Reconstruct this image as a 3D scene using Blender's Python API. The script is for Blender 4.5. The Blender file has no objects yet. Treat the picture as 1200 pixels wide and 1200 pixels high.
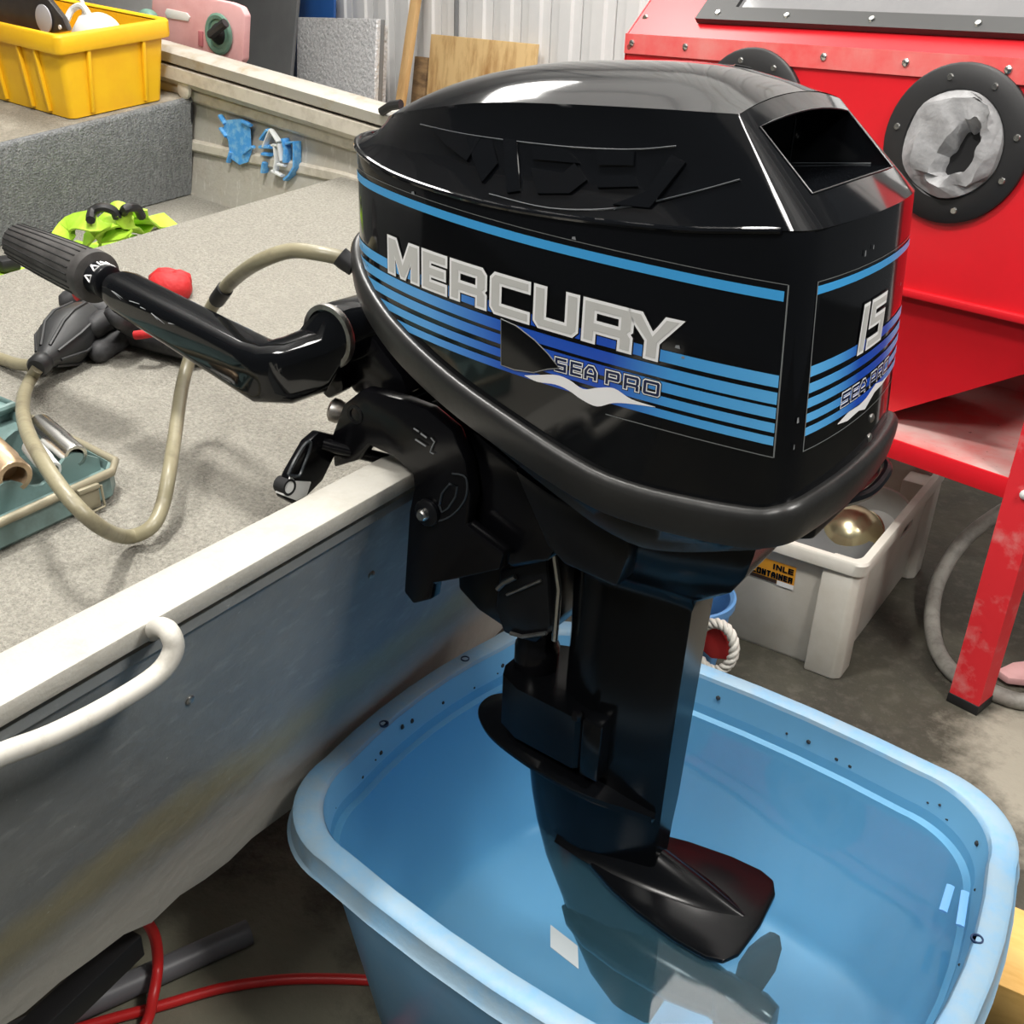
import bpy, bmesh, math, random
from mathutils import Vector, Matrix, Euler
random.seed(7)
PI = math.pi
S = bpy.context.scene
COL = S.collection

# ------------------------------------------------------------------ camera, world, lights, exposure
cam_d = bpy.data.cameras.new('camera')
cam = bpy.data.objects.new('camera', cam_d)
COL.objects.link(cam)
cam_d.sensor_width = 36.0
cam_d.lens = 36.0
cam_d.clip_start = 0.02
cam.matrix_world = Matrix(((0.81809414, -0.28143542, 0.50151378, 0.27021186),
                           (0.57410647, 0.34884537, -0.74074872, -1.02507052),
                           (0.03352217, 0.8939245, 0.44696225, 1.5),
                           (0, 0, 0, 1)))
S.camera = cam

W = bpy.data.worlds.new('workshop_light')
S.world = W
W.use_nodes = True
W.node_tree.nodes['Background'].inputs[0].default_value = (0.93, 0.97, 1.0, 1)
W.node_tree.nodes['Background'].inputs[1].default_value = 0.07


def area(name, loc, target, sx, sy, power, color=(1, 0.97, 0.92)):
    l = bpy.data.lights.new(name, 'AREA')
    l.shape = 'RECTANGLE'
    l.size = sx
    l.size_y = sy
    l.energy = power
    l.color = color
    o = bpy.data.objects.new(name, l)
    o.location = loc
    d = Vector(target) - Vector(loc)
    o.rotation_euler = d.to_track_quat('-Z', 'Y').to_euler()
    COL.objects.link(o)
    return o


def lamp_with_fill(x, y, z, sx, sy, power, up=40):
    area('ceiling_lamp_light', (x, y, z), (x, y, 0), sx, sy, power)
    if up:
        area('ceiling_fill_light', (x, y, z + .05), (x, y, 9), sx * 4.5, sy * 4.5, up)  # unseen upward fill, added to brighten the ceiling that the cowl reflects


lamp_with_fill(1.55, -0.15, 3.3, 0.5, 0.5, 75)
lamp_with_fill(-1.02, -0.10, 3.3, 0.25, 0.25, 58)
lamp_with_fill(-2.5, 1.5, 3.3, 0.7, 0.7, 42, 58)
lamp_with_fill(-0.25, -2.1, 3.3, 0.7, 0.7, 66)
lamp_with_fill(-0.6, 1.9, 3.3, 0.6, 0.6, 14, 75)

S.view_settings.view_transform = 'Standard'
S.view_settings.look = 'None'
S.view_settings.gamma = 1.0
S.view_settings.use_curve_mapping = False
S.view_settings.exposure = 0.08

# ------------------------------------------------------------------ materials
MATS = {}


def mat(name, col, rough=0.5, metal=0.0, coat=0.0, noise=None, bump=None, spec=None, sheen=0.0, coatr=0.05):
    """noise=(scale, other colour, low, high[, stretch]); bump=(scale, strength)"""
    m = bpy.data.materials.new(name)
    m.use_nodes = True
    nt = m.node_tree
    b = nt.nodes['Principled BSDF']
    b.inputs['Base Color'].default_value = (*col, 1)
    b.inputs['Roughness'].default_value = rough
    b.inputs['Metallic'].default_value = metal
    b.inputs['Coat Weight'].default_value = coat
    b.inputs['Coat Roughness'].default_value = coatr
    if spec is not None:
        b.inputs['Specular IOR Level'].default_value = spec
    tc = None
    if noise or bump:
        tc = nt.nodes.new('ShaderNodeNewGeometry')
    if noise:
        n = nt.nodes.new('ShaderNodeTexNoise')
        n.inputs['Scale'].default_value = noise[0]
        n.inputs['Detail'].default_value = 6
        n.inputs['Roughness'].default_value = 0.65
        if len(noise) > 4:
            mp = nt.nodes.new('ShaderNodeMapping')
            mp.inputs['Scale'].default_value = noise[4]
            nt.links.new(tc.outputs['Position'], mp.inputs['Vector'])
            nt.links.new(mp.outputs[0], n.inputs['Vector'])
        else:
            nt.links.new(tc.outputs['Position'], n.inputs['Vector'])
        r = nt.nodes.new('ShaderNodeValToRGB')
        r.color_ramp.elements[0].position = noise[2]
        r.color_ramp.elements[1].position = noise[3]
        r.color_ramp.elements[0].color = (*col, 1)
        r.color_ramp.elements[1].color = (*noise[1], 1)
        nt.links.new(n.outputs['Fac'], r.inputs['Fac'])
        nt.links.new(r.outputs['Color'], b.inputs['Base Color'])
    if bump:
        n2 = nt.nodes.new('ShaderNodeTexNoise')
        n2.inputs['Scale'].default_value = bump[0]
        n2.inputs['Detail'].default_value = 4
        nt.links.new(tc.outputs['Position'], n2.inputs['Vector'])
        bp = nt.nodes.new('ShaderNodeBump')
        bp.inputs['Strength'].default_value = bump[1]
        bp.inputs['Distance'].default_value = 0.01
        nt.links.new(n2.outputs['Fac'], bp.inputs['Height'])
        nt.links.new(bp.outputs['Normal'], b.inputs['Normal'])
    MATS[name] = m
    return m


def layered(name, rough, layers, base, bump=None, metal=0.0):
    """base colour plus layers of (kind, params, colour, strength): soft procedural masks in world space"""
    m = bpy.data.materials.new(name)
    m.use_nodes = True
    nt = m.node_tree
    b = nt.nodes['Principled BSDF']
    b.inputs['Roughness'].default_value = rough
    b.inputs['Metallic'].default_value = metal
    g = nt.nodes.new('ShaderNodeNewGeometry')
    cur = nt.nodes.new('ShaderNodeRGB')
    cur.outputs[0].default_value = (*base, 1)
    cur = cur.outputs[0]
    for kind, p, col, st in layers:
        if kind == 'noise':
            sc, lo, hi, stretch = p
            mp = nt.nodes.new('ShaderNodeMapping')
            mp.inputs['Scale'].default_value = stretch
            nt.links.new(g.outputs['Position'], mp.inputs['Vector'])
            n = nt.nodes.new('ShaderNodeTexNoise')
            n.inputs['Scale'].default_value = sc
            n.inputs['Detail'].default_value = 7
            n.inputs['Roughness'].default_value = 0.62
            nt.links.new(mp.outputs[0], n.inputs['Vector'])
            mr = nt.nodes.new('ShaderNodeMapRange')
            mr.inputs[1].default_value = lo
            mr.inputs[2].default_value = hi
            nt.links.new(n.outputs['Fac'], mr.inputs[0])
            fac = mr.outputs[0]
        elif kind == 'blob':      # p = centre, radius, wobble scale
            c, rad, wob = p
            n = nt.nodes.new('ShaderNodeTexNoise')
            n.inputs['Scale'].default_value = wob
            n.inputs['Detail'].default_value = 8
            n.inputs['Roughness'].default_value = 0.7
            nt.links.new(g.outputs['Position'], n.inputs['Vector'])
            d = nt.nodes.new('ShaderNodeVectorMath')
            d.operation = 'DISTANCE'
            d.inputs[1].default_value = c
            nt.links.new(g.outputs['Position'], d.inputs[0])
            ad = nt.nodes.new('ShaderNodeMath')
            ad.operation = 'MULTIPLY_ADD'
            nt.links.new(n.outputs['Fac'], ad.inputs[0])
            ad.inputs[1].default_value = rad * 1.6
            nt.links.new(d.outputs['Value'], ad.inputs[2])
            mr = nt.nodes.new('ShaderNodeMapRange')
            mr.inputs[1].default_value = rad * 1.9
            mr.inputs[2].default_value = rad * 1.45
            nt.links.new(ad.outputs[0], mr.inputs[0])
            fac = mr.outputs[0]
        elif kind == 'band':      # p = axis index, centre, half width, wobble scale, wobble
            ax, c, hw_, wob, amt = p
            sep = nt.nodes.new('ShaderNodeSeparateXYZ')
            nt.links.new(g.outputs['Position'], sep.inputs[0])
            n = nt.nodes.new('ShaderNodeTexNoise')
            n.inputs['Scale'].default_value = wob
            n.inputs['Detail'].default_value = 7
            nt.links.new(g.outputs['Position'], n.inputs['Vector'])
            ad = nt.nodes.new('ShaderNodeMath')
            ad.operation = 'MULTIPLY_ADD'
            nt.links.new(n.outputs['Fac'], ad.inputs[0])
            ad.inputs[1].default_value = amt
            nt.links.new(sep.outputs[ax], ad.inputs[2])
            sb = nt.nodes.new('ShaderNodeMath')
            sb.operation = 'SUBTRACT'
            nt.links.new(ad.outputs[0], sb.inputs[0])
            sb.inputs[1].default_value = c + amt * 0.5
            ab = nt.nodes.new('ShaderNodeMath')
            ab.operation = 'ABSOLUTE'
            nt.links.new(sb.outputs[0], ab.inputs[0])
            mr = nt.nodes.new('ShaderNodeMapRange')
            mr.inputs[1].default_value = hw_
            mr.inputs[2].default_value = hw_ * 0.25
            nt.links.new(ab.outputs[0], mr.inputs[0])
            fac = mr.outputs[0]
        mul = nt.nodes.new('ShaderNodeMath')
        mul.operation = 'MULTIPLY'
        nt.links.new(fac, mul.inputs[0])
        mul.inputs[1].default_value = st
        mx = nt.nodes.new('ShaderNodeMix')
        mx.data_type = 'RGBA'
        nt.links.new(mul.outputs[0], mx.inputs[0])
        nt.links.new(cur, mx.inputs[6])
        mx.inputs[7].default_value = (*col, 1)
        cur = mx.outputs[2]
    nt.links.new(cur, b.inputs['Base Color'])
    if bump:
        n2 = nt.nodes.new('ShaderNodeTexNoise')
        n2.inputs['Scale'].default_value = bump[0]
        n2.inputs['Detail'].default_value = 5
        nt.links.new(g.outputs['Position'], n2.inputs['Vector'])
        bp = nt.nodes.new('ShaderNodeBump')
        bp.inputs['Strength'].default_value = bump[1]
        bp.inputs['Distance'].default_value = 0.01
        nt.links.new(n2.outputs['Fac'], bp.inputs['Height'])
        nt.links.new(bp.outputs['Normal'], b.inputs['Normal'])
    MATS[name] = m
    return m


U3 = (1, 1, 1)
mat('gloss_black', (0.0035, 0.004, 0.005), 0.07, bump=(14, 0.008), spec=0.45)
mat('satin_black', (0.005, 0.0055, 0.007), 0.28, bump=(60, 0.04), spec=0.35)
mat('dark_metal_black', (0.0035, 0.0035, 0.0045), 0.2, spec=0.3)
mat('wet_black', (0.003, 0.0034, 0.0042), 0.18, spec=0.2)
mat('rim_rubber', (0.015, 0.015, 0.015), 0.36, noise=(9, (0.024, 0.024, 0.023), 0.4, 0.7), bump=(50, 0.06))
mat('lower_cowl_grey', (0.010, 0.010, 0.010), 0.24)
mat('grip_rubber', (0.055, 0.052, 0.05), 0.6, noise=(25, (0.03, 0.028, 0.027), 0.4, 0.6))
mat('grip_groove', (0.006, 0.006, 0.006), 0.7)
mat('print_white', (0.9, 0.9, 0.9), 0.35)
mat('print_grey', (0.56, 0.56, 0.54), 0.35)
mat('print_black', (0.004, 0.004, 0.005), 0.2)
mat('print_line', (0.16, 0.17, 0.17), 0.4)
mat('print_navy', (0.006, 0.014, 0.06), 0.25)
mat('scuff', (0.22, 0.23, 0.24), 0.5)
mat('relief_edge', (0.03, 0.035, 0.04), 0.25)
mat('steel', (0.6, 0.6, 0.58), 0.25, metal=1.0)
mat('dull_steel', (0.45, 0.44, 0.42), 0.4, metal=1.0, noise=(40, (0.25, 0.22, 0.19), 0.45, 0.7))
mat('worn_white_metal', (0.75, 0.75, 0.73), 0.4)
mat('hose_olive', (0.25, 0.225, 0.145), 0.38, noise=(22, (0.15, 0.13, 0.085), 0.5, 0.72), bump=(60, 0.1))
mat('bulb_rubber', (0.022, 0.023, 0.024), 0.45)
layered('carpet', 0.95, [('noise', (160, 0.35, 0.65, U3), (0.215, 0.205, 0.175), 0.8),
                         ('noise', (4, 0.45, 0.75, U3), (0.295, 0.28, 0.24), 0.5),
                         ('noise', (420, 0.5, 0.72, U3), (0.52, 0.50, 0.44), 0.5)], (0.415, 0.395, 0.34), bump=(260, 1.0))
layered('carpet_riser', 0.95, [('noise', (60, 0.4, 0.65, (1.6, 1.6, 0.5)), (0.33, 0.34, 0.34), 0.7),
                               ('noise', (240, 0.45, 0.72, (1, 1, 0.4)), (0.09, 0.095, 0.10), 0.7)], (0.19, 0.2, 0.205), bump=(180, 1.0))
layered('carpet_front', 0.95, [('noise', (120, 0.35, 0.65, U3), (0.2, 0.18, 0.14), 0.7),
                               ('noise', (9, 0.5, 0.7, U3), (0.5, 0.46, 0.38), 0.6)], (0.33, 0.3, 0.24), bump=(220, 0.9))
layered('cap_aluminium', 0.55, [('noise', (120, 0.45, 0.7, U3), (0.40, 0.375, 0.32), 0.5),
                                ('noise', (14, 0.5, 0.75, U3), (0.28, 0.262, 0.22), 0.6)], (0.42, 0.405, 0.365), bump=(200, 0.12))
layered('transom_aluminium', 0.42,
        [('noise', (7, 0.42, 0.68, (1, 1, 1.6)), (0.27, 0.275, 0.265), 0.75),
         ('noise', (30, 0.55, 0.7, (1, 0.6, 1.5)), (0.36, 0.37, 0.36), 0.45),
         ('band', (2, 0.40, 0.13, 9, 0.05), (0.52, 0.50, 0.45), 0.9),
         ('band', (2, 0.555, 0.06, 9, 0.09), (0.30, 0.265, 0.15), 0.75),
         ('noise', (90, 0.68, 0.74, U3), (0.62, 0.62, 0.6), 0.5)], (0.20, 0.21, 0.21), bump=(25, 0.25))
layered('hull_aluminium', 0.5, [('noise', (12, 0.45, 0.7, U3), (0.40, 0.36, 0.30), 0.7),
                                ('noise', (60, 0.58, 0.7, (1, 1, 0.3)), (0.62, 0.61, 0.56), 0.7),
                                ('noise', (150, 0.6, 0.75, U3), (0.25, 0.22, 0.18), 0.4)], (0.44, 0.42, 0.37), bump=(60, 0.2))
mat('hull_seam', (0.58, 0.54, 0.46), 0.5, noise=(30, (0.46, 0.42, 0.35), 0.45, 0.65))
mat('gunwale_metal', (0.42, 0.40, 0.355), 0.4, noise=(14, (0.33, 0.27, 0.18), 0.5, 0.7))
mat('paint_blue', (0.07, 0.33, 0.75), 0.5, noise=(60, (0.22, 0.5, 0.8), 0.45, 0.65))
mat('paint_white', (0.75, 0.77, 0.77), 0.5)
mat('handle_white', (0.52, 0.50, 0.45), 0.5, noise=(40, (0.40, 0.38, 0.33), 0.5, 0.7))
mat('red_lip', (0.10, 0.012, 0.02), 0.5)
layered('tub_blue', 0.38, [('noise', (7, 0.42, 0.7, U3), (0.27, 0.47, 0.68), 0.55),
                           ('noise', (80, 0.6, 0.75, U3), (0.34, 0.5, 0.66), 0.35)], (0.17, 0.42, 0.70), bump=(50, 0.06))
mat('tub_inner', (0.16, 0.41, 0.64), 0.4)
mat('hole_dark', (0.008, 0.03, 0.09), 0.6)
mat('grime', (0.02, 0.025, 0.03), 0.8)
mat('crate_yellow', (0.86, 0.50, 0.012), 0.4, noise=(6, (0.80, 0.42, 0.012), 0.4, 0.7))
mat('black_plastic', (0.03, 0.026, 0.024), 0.38, noise=(12, (0.05, 0.045, 0.04), 0.4, 0.7))
mat('sticker_grey', (0.42, 0.42, 0.45), 0.4)
mat('white_plastic', (0.72, 0.72, 0.69), 0.4)
mat('pink_plastic', (0.74, 0.42, 0.42), 0.5, noise=(10, (0.66, 0.33, 0.33), 0.4, 0.7))
mat('pink_dark', (0.45, 0.14, 0.16), 0.6)
mat('suction_green', (0.13, 0.25, 0.19), 0.5)
mat('dark_grey_sheet', (0.105, 0.108, 0.11), 0.55, noise=(4, (0.13, 0.135, 0.135), 0.4, 0.7))
mat('blue_sheet', (0.02, 0.09, 0.30), 0.4)
mat('wall_white', (0.80, 0.80, 0.79), 0.45, noise=(2.2, (0.72, 0.72, 0.70), 0.45, 0.7))
layered('wall_panel', 0.45, [('noise', (5, 0.62, 0.72, (1, 1, 0.5)), (0.42, 0.38, 0.26), 0.6),
                             ('noise', (2, 0.45, 0.7, U3), (0.70, 0.71, 0.71), 0.6)], (0.80, 0.80, 0.79))
mat('foil', (0.80, 0.80, 0.81), 0.3, metal=0.3, bump=(60, 1.0), noise=(75, (0.55, 0.56, 0.57), 0.45, 0.62))
mat('foil_edge', (0.25, 0.26, 0.27), 0.4, metal=0.4)
mat('wood_pine', (0.62, 0.40, 0.18), 0.6, noise=(14, (0.42, 0.24, 0.09), 0.45, 0.7, (1, 1, 0.12)))
mat('wood_ply', (0.70, 0.49, 0.23), 0.55, noise=(11, (0.40, 0.21, 0.07), 0.46, 0.66, (1, 1, 0.22)))
mat('wood_dark', (0.30, 0.19, 0.09), 0.7, noise=(30, (0.12, 0.07, 0.035), 0.4, 0.65, (0.3, 0.3, 1)))
mat('wood_block', (0.80, 0.50, 0.16), 0.6, noise=(24, (0.66, 0.37, 0.09), 0.45, 0.7, (0.3, 1, 1)))
mat('red_paint', (0.68, 0.011, 0.020), 0.35, noise=(3, (0.60, 0.011, 0.018), 0.4, 0.7))
layered('red_dusty', 0.6, [('noise', (5, 0.30, 0.62, U3), (0.60, 0.47, 0.44), 0.9),
                           ('noise', (60, 0.66, 0.72, U3), (0.16, 0.02, 0.02), 0.8)], (0.70, 0.14, 0.13))
layered('red_leg', 0.5, [('noise', (9, 0.52, 0.7, U3), (0.72, 0.36, 0.34), 0.7),
                         ('noise', (70, 0.68, 0.73, U3), (0.18, 0.01, 0.01), 0.9)], (0.74, 0.025, 0.035))
mat('frame_dark', (0.035, 0.036, 0.036), 0.5)
mat('window_pane', (0.20, 0.20, 0.205), 0.12, noise=(3, (0.175, 0.175, 0.18), 0.4, 0.6))
mat('pale_rectangle', (0.36, 0.40, 0.42), 0.4)
mat('ring_rubber', (0.016, 0.016, 0.017), 0.48)
mat('glove_fabric', (0.26, 0.26, 0.265), 0.6, noise=(14, (0.40, 0.40, 0.41), 0.42, 0.66), bump=(25, 0.5))
mat('rim_dusty', (0.26, 0.385, 0.49), 0.5, noise=(16, (0.17, 0.37, 0.58), 0.42, 0.7), bump=(120, 0.06))
mat('fold_red', (0.74, 0.09, 0.09), 0.45, noise=(5, (0.72, 0.24, 0.22), 0.42, 0.7))
mat('print_cyan', (0.055, 0.36, 0.75), 0.25)
mat('inside_dark', (0.008, 0.008, 0.009), 0.8)
mat('bin_grey', (0.70, 0.675, 0.61), 0.45, noise=(5, (0.60, 0.565, 0.49), 0.45, 0.7))
mat('label_orange', (0.85, 0.38, 0.03), 0.5)
mat('label_brown', (0.05, 0.03, 0.025), 0.5)
mat('brass_bowl', (0.62, 0.56, 0.36), 0.25, metal=0.9)
mat('hoop_grey', (0.30, 0.29, 0.26), 0.6, noise=(26, (0.20, 0.19, 0.17), 0.45, 0.65))
mat('bucket_blue', (0.14, 0.36, 0.72), 0.4)
mat('bucket_deep', (0.012, 0.09, 0.32), 0.5)
mat('rope_white', (0.72, 0.70, 0.64), 0.8)
mat('cloth_red', (0.60, 0.03, 0.03), 0.7)
mat('strap_green', (0.42, 0.75, 0.035), 0.6, noise=(15, (0.55, 0.85, 0.08), 0.4, 0.6))
mat('glove_black', (0.018, 0.018, 0.02), 0.6, noise=(40, (0.04, 0.04, 0.042), 0.45, 0.6))
mat('glove_red', (0.48, 0.012, 0.014), 0.65, bump=(40, 0.4))
mat('toolbox_green', (0.16, 0.245, 0.235), 0.38, noise=(18, (0.11, 0.16, 0.15), 0.48, 0.68))
mat('toolbox_trim', (0.32, 0.29, 0.205), 0.4, metal=0.3)
mat('bronze', (0.55, 0.40, 0.26), 0.35, metal=0.6, noise=(20, (0.4, 0.28, 0.17), 0.45, 0.65))
mat('hose_red', (0.62, 0.02, 0.02), 0.4)
mat('pipe_grey', (0.15, 0.15, 0.16), 0.42)
mat('bar_black', (0.012, 0.012, 0.013), 0.5)
mat('pink_red', (0.62, 0.10, 0.08), 0.5)
layered('concrete', 0.7, [('noise', (3.0, 0.42, 0.66, U3), (0.080, 0.075, 0.053), 0.8),
                          ('noise', (25, 0.5, 0.7, U3), (0.115, 0.105, 0.085), 0.6),
                          ('noise', (140, 0.58, 0.75, U3), (0.20, 0.185, 0.155), 0.4),
                          ('blob', ((0.40, 1.20, 0.0), 0.36, 6), (0.40, 0.37, 0.30), 0.85),
                          ('blob', ((-0.78, -0.36, 0.0), 0.36, 9), (0.27, 0.26, 0.19), 0.65)], (0.044, 0.041, 0.031), bump=(60, 0.25))  # second blob paints the lit floor under the boat into the colour
mat('ceiling_white', (0.80, 0.80, 0.80), 0.6)
mat('lamp_housing', (0.7, 0.7, 0.7), 0.5)


def blue_print():
    """flat print: pale blue at both ends of the stripes, deep blue in the middle"""
    for nm, ax, stops in (('print_blue_side', 0, ((-0.62, (0.08, 0.42, 0.80)), (-0.45, (0.10, 0.36, 0.78)), (-0.33, (0.012, 0.09, 0.52)),
                                                  (-0.20, (0.010, 0.075, 0.50)), (-0.13, (0.06, 0.33, 0.72)), (0.0, (0.12, 0.45, 0.82)))),
                          ('print_blue_rear', 1, ((-0.15, (0.12, 0.45, 0.82)), (-0.09, (0.08, 0.36, 0.76)), (-0.03, (0.010, 0.075, 0.50)),
                                                  (0.05, (0.010, 0.08, 0.50)), (0.10, (0.1, 0.4, 0.78)), (0.15, (0.14, 0.45, 0.80))))):
        m = bpy.data.materials.new(nm)
        m.use_nodes = True
        nt = m.node_tree
        b = nt.nodes['Principled BSDF']
        b.inputs['Roughness'].default_value = 0.25
        g = nt.nodes.new('ShaderNodeNewGeometry')
        sp = nt.nodes.new('ShaderNodeSeparateXYZ')
        nt.links.new(g.outputs['Position'], sp.inputs[0])
        lo, hi = stops[0][0], stops[-1][0]
        mr = nt.nodes.new('ShaderNodeMapRange')
        mr.inputs[1].default_value = lo
        mr.inputs[2].default_value = hi
        nt.links.new(sp.outputs[ax], mr.inputs[0])
        r = nt.nodes.new('ShaderNodeValToRGB')
        el = r.color_ramp.elements
        el[0].position = 0
        el[0].color = (*stops[0][1], 1)
        el[1].position = 1
        el[1].color = (*stops[-1][1], 1)
        for p, c in stops[1:-1]:
            e = el.new((p - lo) / (hi - lo))
            e.color = (*c, 1)
        nt.links.new(mr.outputs[0], r.inputs[0])
        nt.links.new(r.outputs[0], b.inputs['Base Color'])
        MATS[nm] = m


blue_print()


def water_mat():
    m = bpy.data.materials.new('tub_water')
    m.use_nodes = True
    nt = m.node_tree
    nt.nodes.clear()
    out = nt.nodes.new('ShaderNodeOutputMaterial')
    tr = nt.nodes.new('ShaderNodeBsdfTransparent')
    tr.inputs[0].default_value = (0.80, 0.90, 0.94, 1)
    df = nt.nodes.new('ShaderNodeBsdfDiffuse')
    df.inputs[0].default_value = (0.11, 0.29, 0.39, 1)
    gl = nt.nodes.new('ShaderNodeBsdfGlossy')
    gl.inputs['Roughness'].default_value = 0.03
    fr = nt.nodes.new('ShaderNodeFresnel')
    fr.inputs[0].default_value = 1.33
    g = nt.nodes.new('ShaderNodeNewGeometry')
    nz = nt.nodes.new('ShaderNodeTexNoise')
    nz.inputs['Scale'].default_value = 5
    nt.links.new(g.outputs['Position'], nz.inputs['Vector'])
    bp = nt.nodes.new('ShaderNodeBump')
    bp.inputs['Strength'].default_value = 0.04
    bp.inputs['Distance'].default_value = 0.02
    nt.links.new(nz.outputs['Fac'], bp.inputs['Height'])
    nt.links.new(bp.outputs[0], gl.inputs['Normal'])
    m1 = nt.nodes.new('ShaderNodeMixShader')
    m1.inputs[0].default_value = 0.13
    nt.links.new(tr.outputs[0], m1.inputs[1])
    nt.links.new(df.outputs[0], m1.inputs[2])
    m2 = nt.nodes.new('ShaderNodeMixShader')
    nt.links.new(fr.outputs[0], m2.inputs[0])
    nt.links.new(m1.outputs[0], m2.inputs[1])
    nt.links.new(gl.outputs[0], m2.inputs[2])
    nt.links.new(m2.outputs[0], out.inputs[0])
    MATS['tub_water'] = m


water_mat()

# ------------------------------------------------------------------ mesh helpers
ORIGIN = {}


def V(*a):
    return Vector(a)


class MB:
    def __init__(s):
        s.bm = bmesh.new()

    def face(s, pts):
        try:
            return s.bm.faces.new([s.bm.verts.new(p) for p in pts])
        except ValueError:
            return None

    def box(s, c, d, rot=None, bev=0.0):
        c = Vector(c)
        M = rot if rot is not None else Matrix.Identity(3)
        vs = []
        for i in (-1, 1):
            for j in (-1, 1):
                for k in (-1, 1):
                    vs.append(s.bm.verts.new(c + M @ Vector((i * d[0] / 2, j * d[1] / 2, k * d[2] / 2))))
        fs = []
        for f in ((0, 1, 3, 2), (4, 6, 7, 5), (0, 4, 5, 1), (2, 3, 7, 6), (0, 2, 6, 4), (1, 5, 7, 3)):
            fs.append(s.bm.faces.new([vs[i] for i in f]))
        if bev > 0:
            es = list({e for f in fs for e in f.edges})
            bmesh.ops.bevel(s.bm, geom=es, offset=bev, segments=2, affect='EDGES', profile=0.5)
        return s

    def rings(s, rings, close=True, cap0=True, cap1=True):
        R = [[s.bm.verts.new(p) for p in r] for r in rings]
        n = len(R[0])
        for a, b in zip(R, R[1:]):
            for i in range(n if close else n - 1):
                j = (i + 1) % n
                try:
                    s.bm.faces.new((a[i], a[j], b[j], b[i]))
                except ValueError:
                    pass
        if cap0:
            try:
                s.bm.faces.new(R[0][::-1])
            except ValueError:
                pass
        if cap1:
            try:
                s.bm.faces.new(R[-1])
            except ValueError:
                pass
        return s

    def prism(s, poly, off, bev=0.0):
        """polygon (3-D points) extruded along off"""
        off = Vector(off)
        a = [s.bm.verts.new(Vector(p)) for p in poly]
        b = [s.bm.verts.new(Vector(p) + off) for p in poly]
        fs = [s.bm.faces.new(a[::-1]), s.bm.faces.new(b)]
        n = len(a)
        for i in range(n):
            j = (i + 1) % n
            fs.append(s.bm.faces.new((a[i], a[j], b[j], b[i])))
        bmesh.ops.recalc_face_normals(s.bm, faces=fs)
        if bev > 0:
            es = [e for e in {e for f in fs for e in f.edges}]
            bmesh.ops.bevel(s.bm, geom=es, offset=bev, segments=2, affect='EDGES', profile=0.5)
        return s

    def tube(s, pts, r, n=10, smooth=0, flat=1.0):
        P = [Vector(p) for p in pts]
        if smooth:
            P = catmull(P, smooth)
        m = len(P)
        rr = r if callable(r) else (lambda t: r)
        rings = []
        t0 = (P[1] - P[0]).normalized()
        up = Vector((0, 0, 1)) if abs(t0.z) < 0.9 else Vector((1, 0, 0))
        nrm = (up - t0 * up.dot(t0)).normalized()
        for i, p in enumerate(P):
            t = (P[min(i + 1, m - 1)] - P[max(i - 1, 0)]).normalized()
            nrm = (nrm - t * nrm.dot(t))
            nrm.normalize()
            bn = t.cross(nrm)
            ra = rr(i / (m - 1))
            rings.append([p + (nrm * math.cos(2 * PI * k / n) * flat + bn * math.sin(2 * PI * k / n)) * ra for k in range(n)])
        return s.rings(rings)

    def lathe(s, o, axis, prof, n=24, cap0=True, cap1=True):
        """prof = [(distance along axis, radius)]"""
        o = Vector(o)
        ax = Vector(axis).normalized()
        up = Vector((0, 0, 1)) if abs(ax.z) < 0.9 else Vector((1, 0, 0))
        u = (up - ax * up.dot(ax)).normalized()
        v = ax.cross(u)
        return s.rings([[o + ax * d + (u * math.cos(2 * PI * k / n) + v * math.sin(2 * PI * k / n)) * max(r, 1e-4) for k in range(n)] for d, r in prof],
                       cap0=cap0, cap1=cap1)

    def build(s, name, m, parent=None, smooth=40, weld=0.0):
        if weld:
            bmesh.ops.remove_doubles(s.bm, verts=s.bm.verts, dist=weld)
        bmesh.ops.recalc_face_normals(s.bm, faces=s.bm.faces)
        me = bpy.data.meshes.new(name)
        s.bm.to_mesh(me)
        s.bm.free()
        return link_mesh(name, me, m, parent, smooth)


def link_mesh(name, me, m, parent=None, smooth=40):
    xs = [v.co for v in me.vertices]
    lo = Vector((min(v.x for v in xs), min(v.y for v in xs), min(v.z for v in xs)))
    hi = Vector((max(v.x for v in xs), max(v.y for v in xs), max(v.z for v in xs)))
    base = Vector(((lo.x + hi.x) / 2, (lo.y + hi.y) / 2, lo.z))
    me.transform(Matrix.Translation(-base))
    if m:
        me.materials.append(MATS[m])
    if smooth:
        for p in me.polygons:
            p.use_smooth = True
        me.set_sharp_from_angle(angle=math.radians(smooth))
    o = bpy.data.objects.new(name, me)
    COL.objects.link(o)
    ORIGIN[o.name] = base
    if parent:
        o.parent = parent
        o.location = base - ORIGIN[parent.name]
    else:
        o.location = base
    return o


def thing(name, loc, label, cat, group=None):
    o = bpy.data.objects.new(name, None)
    o.empty_display_size = 0.05
    o.location = loc
    ORIGIN_name = o
    COL.objects.link(o)
    ORIGIN[o.name] = Vector(loc)
    return tag(o, label, cat, group)


def tag(o, label, cat, group=None):
    o['label'] = label
    o['category'] = cat
    if group:
        o['group'] = group
    return o


def struct(o):
    o['kind'] = 'structure'
    return o


def catmull(P, k):
    P = [Vector(p) for p in P]
    out = []
    n = len(P)
    for i in range(n - 1):
        p0, p1, p2, p3 = P[max(i - 1, 0)], P[i], P[i + 1], P[min(i + 2, n - 1)]
        for j in range(k):
            t = j / k
            out.append(0.5 * ((2 * p1) + (p2 - p0) * t + (2 * p0 - 5 * p1 + 4 * p2 - p3) * t * t + (3 * p1 - p0 - 3 * p2 + p3) * t ** 3))
    out.append(P[-1])
    return out


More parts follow.
